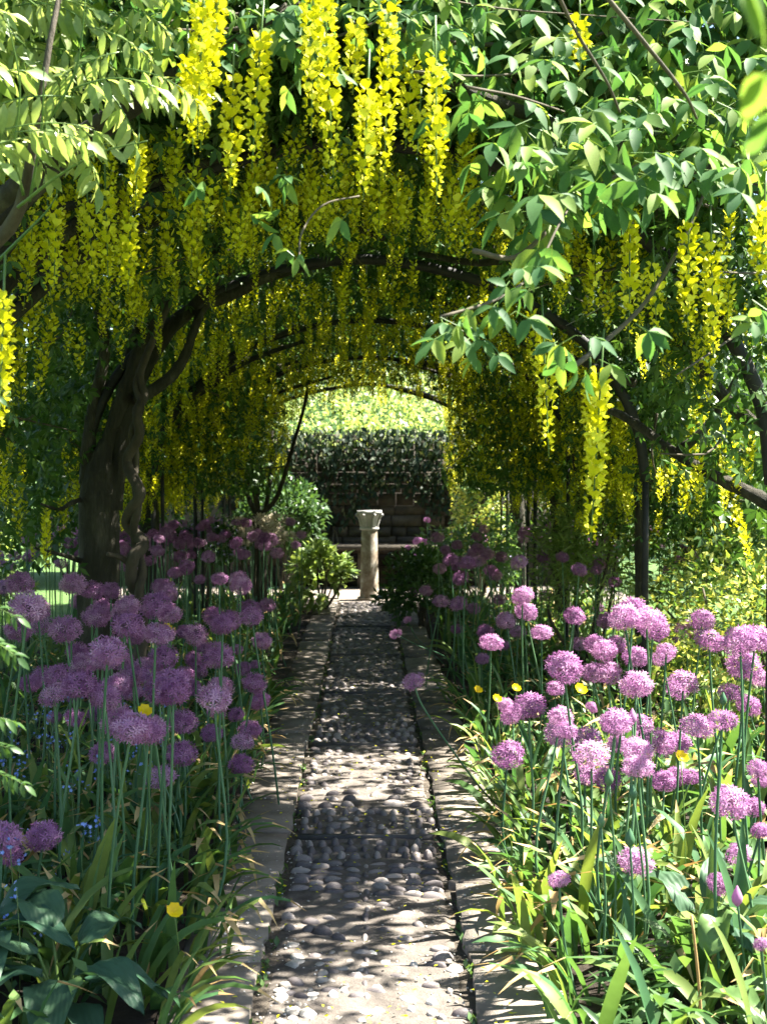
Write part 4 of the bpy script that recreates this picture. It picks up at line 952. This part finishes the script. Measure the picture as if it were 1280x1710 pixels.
# the shaded bed fills up towards the pedestal
cnt = 0
while cnt < 70:
    d = rng.uniform(6.4, 14.6); x = -rng.uniform(.62, 2.5); px = 610 + F * x / d; zz = rng.normal(.93, .07); py = 790 - F * (zz - CAMZ) / d
    if px < 195 or px > 552 or py > 1030 or (px < 260 and py > 960): continue
    allium('LF', (x, d, zz), rng.uniform(.085, .12)); cnt += 1
cnt = 0
while cnt < 16:
    d = rng.uniform(7.5, 13.5); x = rng.uniform(.75, 2.2); zz = rng.normal(.93, .06); px = 610 + F * x / d; py = 790 - F * (zz - CAMZ) / d
    if px < 700 or px > 1010 or py > 1080: continue
    allium('RF', (x, d, zz), rng.uniform(.085, .12)); cnt += 1
# more of them further off, too small to tell apart
pos = []; hts = []
for k in range(90):
    d = rng.uniform(10, 15.5); x = -rng.uniform(1.2, 3.2); pos.append((x, d, rng.normal(.92, .08)))
for k in range(24): pos.append((rng.uniform(1.6, 2.6), rng.uniform(9.5, 13), rng.normal(.9, .07)))
pos = np.array(pos); n = len(pos); a = rng.uniform(0, 6, n); Mz = orient(np.stack([np.cos(a), np.sin(a), 0 * a], -1), np.array([0, 0, 1.0]) + rng.normal(0, .15, (n, 3)))
b1 = scatter(HEADS_LO, pos, Mz, rng.uniform(.085, .115, n)); sb = Bag()
V, Fc, mi = b1.get(); sb.add(V, Fc, mi)
for p in pos: sb.add(*tube([(p[0], p[1], 0), (p[0] + rng.normal(0, .01), p[1], p[2] * .5), p], .0045, 4, 1), 2)
o = sb.part('allium_drift', [M_ALL, M_ALLD, M_STEM], None, kind='stuff', smooth=False); o['label'] = 'far drift of small purple alliums beyond the tunnel posts'; o['category'] = 'alliums'
# alliums leaning over the path on long bowed stems
for pts, dia, lab in (([(.63, 5.95, .02), P(812, 1330, 5.75), P(755, 1255, 5.55), P(705, 1180, 5.5), P(690, 1140, 5.5)], .095, 'single allium bending far over the cobbles on a long bowed stem'),
                      ([(.62, 9.9, .02), P(745, 1100, 9.75), P(700, 1080, 9.65), P(660, 1060, 9.6)], .092, 'small allium leaning low over the far cobbles'),
                      ([(.62, 10.6, .02), P(725, 1095, 10.5), P(695, 1065, 10.45), P(680, 1036, 10.4)], .075, 'small allium leaning over the side slabs beside the dark bush')):
    r_ = thing('allium', lab, 'allium', pts[0]); b = Bag(); b.add(*tube(pts, [.0045, .0038], 5, 6)); b.part('stem', [M_STEM], r_)
    h = link('flower_head', HEAD_ME[3], r_, Vector(np.array(pts[-1]) - np.array(pts[0]))); h.scale = (dia, dia, dia); h.rotation_euler = (0, -.5, .3)
# buds
for px, py, d, L, lab in ((1058, 1202, 4.6, .022, 'unopened magenta allium bud between lilac globes'), (1019, 1305, 4.0, .02, 'closed green allium bud before a purple globe'), (1060, 1330, 3.95, .018, 'small closed green allium bud on a thin stem'),
                          (1055, 1408, 3.8, .021, 'closed green allium bud standing just above a low lilac globe'), (1006, 1378, 3.9, .017, 'mauve tipped closed allium bud among strap leaves'), (1237, 1508, 3.7, .022, 'half open purple allium bud low at the bed edge'), (1211, 1172, 4.6, .018, 'closed green allium bud before the dark side of the shrub')):
    h = P(px, py, d); base = np.array([h[0] + rng.normal(0, .03), d, .01]); t = thing('allium_bud', lab, 'allium bud', base)
    b = Bag(); b.add(*tube([base, (base + h) / 2 + rng.normal(0, .01, 3), h], [.0042, .0032], 5, 4)); b.part('stem', [M_STEM], t)
    pr = [(.25, -1), (.8, -.5), (.95, .1), (.6, .8), (.12, 1.5)]; V, T_ = lathe_n([(r * L * .75, h[2] + z * L) for r, z in pr], 9, h[:2]); part('bud', V, T_, M_ALL if 'agenta' in lab or 'purple allium bud low' in lab else M_STEM, t)

# ------------------------------------------------------------------ strap leaves of the alliums
def clump(x, y, n, lab, grp, tilt=None, s=(.75, 1.2)):
    lab = ('' if n > 8 else 'small ') + lab + (', by the hostas' if y < 4 and x < 0 else ', by the broad leaves' if y < 4 else ', before the poppies' if y < 5.2 and x > 0 else ', before the twisted vine' if y < 5.2 else ', near the slate lines')
    t = thing('allium_leaf_clump', lab, 'leaf clump', (x, y, .0), grp)
    for k in range(n):
        a = rng.uniform(0, 2 * PI) if tilt is None else tilt + rng.normal(0, .7)
        o = link('leaf', STRAP_ME[int(rng.choice(len(STRAP_ME), p=[.14, .13, .13, .11, .12, .13, .12, .08, .04]))], t, (rng.normal(0, .035), rng.normal(0, .035), 0)); sc_ = rng.uniform(*s)
        o.scale = (sc_ * rng.uniform(.8, 1.2), sc_, sc_); o.rotation_euler = (rng.normal(0, .12), rng.normal(0, .12), a)
LL = 'clump of brown tipped strap leaves in the shaded bed'; RL_ = 'clump of strap leaves in the sunlit bed'
LE = 'clump of strap leaves flopping onto the shaded slabs'; RE = 'clump of strap leaves flopping onto the sunlit slabs'
for k in range(40): clump(-rng.uniform(.72, 1.5), 3.85 + 2.9 * rng.uniform() ** 1.2, 9, LL, 'leaf clumps of the shaded bed')
for k in range(38): clump(rng.uniform(.74, 1.75), 3.6 + 3.1 * rng.uniform() ** 1.2, 10, RL_, 'leaf clumps of the sunlit bed')
for k, y in enumerate(np.linspace(3.8, 8.8, 20)):
    clump(-rng.uniform(.56, .66), y + rng.uniform(-.12, .12), 6, LE, 'leaf clumps spilling over the shaded edge', tilt=-PI / 2 - .5, s=(.65, 1.0))
    clump(rng.uniform(.58, .68), y + rng.uniform(-.12, .12), 6, RE, 'leaf clumps spilling over the sunlit edge', tilt=PI / 2 + .5, s=(.65, 1.0))
for y in np.linspace(3.45, 5.2, 8):
    clump(-rng.uniform(.50, .56), y, 7, LE, 'leaf clumps spilling over the shaded edge', tilt=-PI / 2 - .6, s=(.6, .95))
    clump(rng.uniform(.52, .58), y, 7, RE, 'leaf clumps spilling over the sunlit edge', tilt=PI / 2 + .6, s=(.6, .95))
def underg(x0, x1, y0, y1, n, mats, tm, s, nm, lab, zmin=.0, zmax=.0, spread=.9, pw=1.0):
    ys = y0 + (y1 - y0) * rng.uniform(0, 1, n) ** pw; b = blades(n, rng.uniform(x0, x1, n), ys, s[0], s[1], rng.uniform(zmin, zmax, n), spread=spread, tm=tm)
    o = b.part(nm, mats, None, kind='stuff'); o['label'] = lab; o['category'] = 'undergrowth'
sm = [(a[0] / .42, a[1], a[2]) for a in STRAPS[:8]]
def spray_straps(x0, x1, y0, y1, n, nm, lab, pw=1.0, s=(.22, .42)):
    a = rng.uniform(0, 2 * PI, n); pos = np.stack([rng.uniform(x0, x1, n), y0 + (y1 - y0) * rng.uniform(0, 1, n) ** pw, np.zeros(n)], -1)
    Mz = orient(np.stack([np.cos(a), np.sin(a), 0 * a], -1), np.array([0, 0, 1.0]) + rng.normal(0, .15, (n, 3))); o = scatter(sm, pos, Mz, rng.uniform(*s, n)).part(nm, SMATS, None, kind='stuff'); o['label'] = lab; o['category'] = 'undergrowth'
spray_straps(-2.6, -.68, 3.2, 15.8, 2300, 'undergrowth', 'dense strap leaved undergrowth filling the shaded bed', 1.15)
spray_straps(.68, 2.6, 3.2, 15.5, 2100, 'undergrowth', 'dense strap leaved undergrowth filling the sunlit bed', 1.15)
underg(-2.6, -.70, 3.2, 15, 5200, [M_BROAD], OVAL, (.03, .075), 'ground_cover', 'low small leaved ground cover under the shaded alliums', .0, .22, 2.5)
underg(.70, 2.6, 3.2, 15, 5200, [M_BROAD], OVAL, (.03, .075), 'ground_cover', 'low small leaved ground cover under the sunlit alliums', .0, .22, 2.5)
# forget-me-nots
n = 110; cx = -rng.uniform(.85, 1.6, n); cy = 3.5 + 3.4 * rng.uniform(0, 1, n); cz = rng.uniform(.18, .46, n); b = Bag(); pos = []
for x, y, z in zip(cx, cy, cz):
    b.add(*tube([(x, y, 0), (x + .01, y, z * .6), (x, y, z)], .0012, 3, 1), 1)
    for k in range(6): pos.append((x + rng.normal(0, .014), y + rng.normal(0, .014), z + rng.uniform(-.03, .02)))
pos = np.array(pos); m = len(pos); V = np.array([(math.cos(a) * r, math.sin(a) * r, 0) for a, r in zip(np.linspace(0, 2 * PI, 10, endpoint=False), [1, .45] * 5)]); T5 = np.array([(0, i, i + 1) for i in range(1, 9)])
Mz = orient(rng.normal(size=(m, 3)), np.array([0, -.5, .8]) + rng.normal(0, .4, (m, 3))); V_, F_, m_ = scatter([(V, T5, np.zeros(8, int))], pos, Mz, rng.uniform(.0055, .0085, m)).get(); b.add(V_, F_, 0)
o = b.part('forget_me_nots', [M_BLUE, M_STALK], None, kind='stuff', smooth=False); o['label'] = 'tiny blue forget-me-nots dotted through the shaded bed'; o['category'] = 'flowers'

# ------------------------------------------------------------------ hostas and other single plants at the front
def hosta(x, y, leaves, lab, mat, cat='hosta'):
    t = thing('hosta', lab, cat, (x, y, 0))
    for (a, el, L, w, h) in leaves:
        V, T, mi = hosta_leaf(L, w); me = mesh('leaf', V, T, mat); o = link('leaf', me, t)
        dr = np.array([math.cos(a) * math.cos(el), math.sin(a) * math.cos(el), math.sin(el)]); st = np.array([math.cos(a) * .06, math.sin(a) * .06, h])
        o.matrix_basis = mat4(orient(dr[None], np.array([[-math.cos(a) * .2, -math.sin(a) * .2, 1.0]]))[0], st)
        b = Bag(); b.add(*tube([(x, y, 0), (x + st[0] * .6, y + st[1] * .6, h * .7), (x + st[0], y + st[1], h)], [.006, .004], 5, 3)); b.part('stalk', [M_STALK], t)
hosta(-.80, 3.62, [(-.6, .1, .26, .13, .20), (-1.5, .0, .28, .14, .18), (-2.3, .1, .30, .15, .20), (-3.0, .2, .28, .14, .24), (.1, .1, .24, .11, .16), (.9, .3, .24, .11, .24), (2.2, .4, .26, .13, .28), (-1.0, -.1, .22, .10, .12)], 'dark ribbed hosta spreading its leaves beside the paving slabs', M_HOSTA)
hosta(-1.06, 3.75, [(-.4, .3, .28, .14, .26), (-1.2, .2, .30, .15, .24), (-2.0, .3, .28, .14, .25), (-2.9, .4, .28, .13, .26), (.6, .5, .26, .12, .28)], 'dark ribbed hosta at the outer side of the shaded bed under purple alliums', M_HOSTA)
hosta(.88, 3.62, [(-.3, .1, .26, .10, .13), (-1.1, .2, .22, .09, .14), (-2.6, .2, .20, .08, .10), (.9, .9, .22, .09, .2)], 'broad pale leaved plant lying in the sun at the front of the bed', M_BROAD, 'plant')
hosta(.99, 3.95, [(2.2, .7, .26, .10, .20), (1.2, 1.0, .24, .08, .22), (-1.4, .4, .24, .10, .20), (-.4, .6, .24, .10, .2)], 'upright broad bluish leaves beside the dry stalk', M_HOSTA, 'plant')
def whorl(x, y, h, n, L, lab, mat=M_SHRUB, stems=4):
    t = thing('whorled_plant', lab, 'plant', (x, y, 0))
    for s in range(stems):
        a0 = rng.uniform(0, 6); e = np.array([x + .07 * math.cos(a0), y + .07 * math.sin(a0), h * rng.uniform(.7, 1.1)]); b = Bag(); b.add(*tube([(x, y, 0), (np.array([x, y, 0]) + e) / 2 + np.array([0, 0, .03]), e], [.004, .003], 5, 3)); b.part('stem', [M_STALK], t)
        for k in range(n):
            a = a0 + k * 2.4; V, T = leaflet(L * rng.uniform(.8, 1.15), L * .19, 3, .3, .3); f = k / n; dr = np.array([math.cos(a), math.sin(a), .9 * f - .1 + rng.normal(0, .1)])
            o = link('leaf', mesh('leaf', V, T, mat), t); o.matrix_basis = mat4(orient(dr[None], np.array([[0, 0, 1.0]]) + rng.normal(0, .2, (1, 3)))[0], e - np.array([x, y, 0]) - np.array([0, 0, .08 * (1 - f)]))
whorl(.70, 3.58, .16, 16, .10, 'low dark plant with whorls of narrow leaves beside the paving slabs')
whorl(.80, 3.82, .24, 16, .13, 'taller dark plant with whorls of narrow leaves behind the low whorled one', stems=3)
whorl(.66, 3.40, .12, 14, .09, 'small whorled green seedling at the very edge of the slabs', stems=3)
st = thing('dry_stalk', 'thin straight orange brown dry stalk among the broad leaves', 'stalk', P(1178, 1720, 3.5) * np.array([1, 1, 0])); b = Bag()
b.add(*tube([P(1180, 1750, 3.5), P(1172, 1640, 3.5), P(1160, 1537, 3.5)], [.0045, .0035], 6, 3)); b.part('stem', [M_DRY], st)
# yellow poppies
def poppy(px, py, d, lab, s=.022):
    h = P(px, py, d); t = thing('yellow_poppy', lab, 'poppy', (h[0] + .02, d, 0)); b = Bag(); b.add(*tube([(h[0] + .02, d, 0), (h[0] + .015, d, h[2] * .6), h], .0016, 4, 3)); b.part('stem', [M_STALK], t)
    for k in range(4):
        V = [];
        for j in range(4):
            for i in range(4):
                u = (i / 3 * 2 - 1); v = j / 3; V.append((u * s * .75 * (.25 + .75 * math.sin(PI * min(1, v * .75 + .05))), v * s * 1.1, s * (.55 * v * v + .12 * u * u)))
        Q = [(j * 4 + i, j * 4 + i + 1, j * 4 + i + 5, j * 4 + i + 4) for j in range(3) for i in range(3)]; o = link('petal', mesh('petal', rotz(np.array(V), k * PI / 2), Q, M_POPPY), t, Vector(h - np.array(t.location))); o.rotation_euler = (.75, .15, .3)
poppy(288, 1528, 3.75, 'yellow poppy low above the dark hosta leaves', .02)
for px, py, d, l in ((830, 1170, 6.4, 'yellow poppy beside the lilac globes next to the slabs'), (798, 1155, 6.9, 'yellow poppy closest to the paving slabs of the sunlit bed'), (862, 1152, 6.6, 'small yellow poppy behind a pale allium'), (970, 1155, 6.2, 'large yellow poppy between two tall allium stems'), (1140, 1270, 4.4, 'yellow poppy half hidden under a lilac globe'), (278, 1050, 6.2, 'yellow poppy behind the shaded alliums near the twisted vine'), (240, 1190, 4.3, 'tiny yellow poppy between shaded allium stems')):
    poppy(px, py, d, l, .026 if 'large' in l else .02)

# ------------------------------------------------------------------ shrubs
def shrub(nm, lab, cat, c, r, n, mat, tm, s, grp=None, k=26, stems=5, part_name='foliage', extra=None, up=.6):
    t = thing(nm, lab, cat, (c[0], c[1], 0), grp); d_ = nrm(rng.normal(size=(k, 3)) * np.array([1, 1, .9])); d_[:, 2] = np.where(d_[:, 2] < -.6, -d_[:, 2], d_[:, 2])
    cen = np.array(c) + d_ * np.array(r) * rng.uniform(.5, .92, (k, 1)); i = rng.integers(k, size=n); e = nrm(rng.normal(size=(n, 3)))
    p = cen[i] + e * np.array(r) * .32 * rng.uniform(.3, 1, (n, 1)) ** .6; ok = p[:, 2] > .02; p, e, i = p[ok], e[ok], i[ok]; n = len(p)
    outv = nrm(e * .6 + d_[i]); a = rng.normal(size=(n, 3)) * .7 + outv; a[:, 2] -= .1
    scatter(tm, p, orient(a, outv * .6 + np.array([0, 0, up]) + rng.normal(0, .4, (n, 3))), rng.uniform(*s, n)).part(part_name, [mat, M_STALK], t, kind='stuff')
    if extra:
        m2, tm2, n2, s2 = extra; q = rng.integers(len(p), size=n2); q = q[(p[q] - np.array(c))[:, 2] > -.1]
        scatter(tm2, p[q] + outv[q] * .03, orient(rng.normal(size=(len(q), 3)), outv[q] + np.array([0, -.3, .5])), rng.uniform(*s2, len(q))).part('blossom', [m2, M_STALK], t, kind='stuff')
    b = Bag()
    for j in range(stems):
        e2 = cen[j]; b.add(*tube([(c[0] + rng.normal(0, .03), c[1] + rng.normal(0, .03), -.03), (np.array([c[0], c[1], 0]) + e2) / 2 + rng.normal(0, .04, 3), e2], [.018, .006], 6, 3))
    b.part('stems', [M_TWIG], t, kind='stuff'); return t
shrub('variegated_shrub', 'rounded shrub with yellow edged glossy leaves lit on top', 'shrub', (2.35, 7.7, .55), (.85, .8, .62), 7000, M_VAR, OVAL, (.035, .06), k=46)
shrub('variegated_shrub', 'paler variegated shrub beyond the iron post', 'shrub', (2.5, 9.4, .6), (.7, .6, .6), 3000, M_VAR, OVAL, (.035, .06))
shrub('feathery_shrub', 'feathery shrub with fine narrow leaves between the iron posts', 'shrub', (1.65, 10.2, .85), (.38, .45, .75), 2600, M_PALE, NARROW, (.06, .11))
shrub('dark_bush', 'dense dark green bush overhanging the slabs next to the pedestal', 'bush', (.56, 13.3, .36), (.42, .55, .40), 2600, M_SHRUB, OVAL, (.05, .085))
shrub('leafy_bush', 'leafy green bush with blue flowers behind the far alliums', 'bush', (1.2, 14.8, .55), (.6, .6, .5), 2400, M_BROAD, OVAL, (.05, .09), extra=(M_LILAC, OVAL, 60, (.03, .05)))
shrub('pale_plant', 'pale green broad leaved plant brightly lit beside the pedestal', 'plant', (-.50, 14.9, .34), (.36, .5, .36), 700, M_PALE, OVAL, (.10, .15), k=14, up=1.2)
shrub('cream_shrub', 'cream flowered shrub at the foot of the forked stems', 'shrub', (-1.12, 13.9, .9), (.42, .35, .2), 1300, M_CREAM, OVAL, (.04, .07), k=14)
shrub('lilac_shrub', 'low shrub with lilac blue flowers between alliums and cream shrub', 'shrub', (-1.55, 13.6, .78), (.45, .4, .3), 1500, M_SHRUB, OVAL, (.04, .07), extra=(M_LILAC, OVAL, 420, (.03, .05)))
shrub('evergreen_bush', 'dark evergreen bush standing against the end of the stone wall', 'bush', (-1.0, 16.6, .85), (.55, .5, .62), 3000, M_SHRUB, OVAL, (.06, .10))
shrub('glossy_shrub', 'glossy pale mottled shrub against the wall beside the climber', 'shrub', (1.45, 17.2, 1.05), (.42, .4, .75), 2000, M_VAR, OVAL, (.06, .10))
# climber over the wall, dark in front and lit on its top
clm = thing('wall_climber', 'dark leaved climber hanging over the top of the stone wall', 'climber', (.2, 18.5, 0))
n = 5600; x = rng.uniform(-2.6, 2.6, n); low = .92 + .22 * np.sin(x * 2.1 + .6) + .15 * np.sin(x * 5); z = low + (2.1 - low) * rng.uniform(0, 1, n) ** .75; y = 18.36 - rng.uniform(.0, .28, n) * np.clip((z - 1) * 1.2, .2, 1)
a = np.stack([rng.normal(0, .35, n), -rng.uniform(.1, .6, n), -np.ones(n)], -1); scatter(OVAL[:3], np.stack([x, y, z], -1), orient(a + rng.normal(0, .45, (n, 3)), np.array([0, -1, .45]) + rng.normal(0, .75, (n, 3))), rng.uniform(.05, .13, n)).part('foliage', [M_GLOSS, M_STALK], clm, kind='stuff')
b = Bag()
for k in range(14):
    x0 = rng.uniform(-2, 2); b.add(*tube([(x0, 18.38, 0), (x0 + rng.normal(0, .1), 18.38, .8), (x0 + rng.normal(0, .25), 18.33, 1.9)], [.015, .007], 5, 4))
b.part('stems', [M_TWIG], clm, kind='stuff')
tp = thing('hedge', 'bright sunlit leafy hedge sloping up behind the stone wall', 'hedge', (0, 20.5, 0))
n = 15000; x = rng.uniform(-4.5, 4.5, n); yy = rng.uniform(0, 1, n); y = 18.25 + 3.6 * yy; z = 1.92 + 1.35 * yy ** .8 + .07 * np.sin(x * 5 + yy * 6) * np.cos(yy * 9 + x * 2) + rng.uniform(-.14, .05, n)
scatter(OVAL, np.stack([x, y, z], -1), orient(rng.normal(size=(n, 3)), np.array([.2, -.35, 1.0]) + rng.normal(0, .45, (n, 3))), rng.uniform(.07, .115, n)).part('foliage', [M_HEDGE, M_STALK], tp, kind='stuff')
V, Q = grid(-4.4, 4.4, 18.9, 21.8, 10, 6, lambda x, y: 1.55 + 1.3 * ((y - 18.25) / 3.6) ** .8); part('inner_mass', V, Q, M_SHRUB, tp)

# ------------------------------------------------------------------ beyond the tunnel: sunlit shrubs and trees
bgs = [(-3.5, 9.0, .45, .7, 1.1, .55, 'low leafy shrub along the outer edge of the shaded bed', M_BROAD), (-3.9, 12.0, .55, .8, 1.3, .65, 'low pale shrub on the lawn edge beyond the vine', M_PALE), (-5.2, 15.5, .8, 1.4, 1.3, .9, 'broad sunlit shrub on the lawn beyond the thick trunk', M_PALE), (-4.2, 19.5, 1.0, 1.6, 1.4, 1.1, 'light green shrub on the lawn beyond the paired posts', M_PALE), (-8.5, 21, 1.2, 2.2, 1.6, 1.3, 'big green shrub far out on the lawn', M_BROAD),
       (5.2, 13.5, 1.3, 1.6, 1.8, 1.5, 'tall bright green shrub beyond the variegated shrub', M_PALE), (4.6, 18.5, 1.3, 1.7, 1.6, 1.4, 'rounded green shrub beyond the sunny side of the tunnel', M_BROAD), (7.5, 17.5, 1.6, 2.0, 2.0, 1.8, 'large green shrub at the far sunny side', M_SHRUB)]
for x, y, z, rx, ry, rz, lab, mt in bgs: shrub('garden_shrub', lab, 'shrub', (x, y, z), (rx, ry, rz), 3200, mt, OVAL, (.10, .17), 'shrubs beyond the tunnel', k=34)
def bg_tree(x, y, h, r, lab, mt):
    t = thing('garden_tree', lab, 'tree', (x, y, 0), 'trees behind the garden'); b = Bag(); b.add(*tube([(x, y, -.1), (x + .1, y, h * .3), (x, y, h * .6)], [.22, .16, .07], 9, 4, .04))
    b.part('trunk', [M_BARK], t); k = 34; d_ = nrm(rng.normal(size=(k, 3))); cen = np.array([x, y, h * .62]) + d_ * np.array([r, r, h * .36]) * rng.uniform(.4, .95, (k, 1)); n = 5200; i = rng.integers(k, size=n); e = nrm(rng.normal(size=(n, 3)))
    p = cen[i] + e * r * .34 * rng.uniform(.4, 1, (n, 1)); scatter(OVAL, p, orient(rng.normal(size=(n, 3)), e + np.array([0, 0, .7])), rng.uniform(.16, .28, n)).part('crown', [mt, M_STALK], t, kind='stuff')
for x, y, h, r, lab, mt in ((-13, 34, 5.0, 2.4, 'small round tree far beyond the lawn', M_BROAD), (-6.0, 33, 5.5, 2.6, 'green tree standing behind the light green shrub', M_SHRUB), (-.5, 31, 8.0, 3.2, 'tall tree rising behind the sunlit hedge', M_BROAD), (5.5, 30, 8.5, 3.4, 'tall tree beyond the rounded green shrub', M_SHRUB), (11.5, 27, 9.0, 3.6, 'large tree at the sunny side of the garden', M_BROAD), (9.5, 20, 6.5, 2.6, 'mid sized tree behind the large green shrub', M_SHRUB)):
    bg_tree(x, y, h, r, lab, mt)
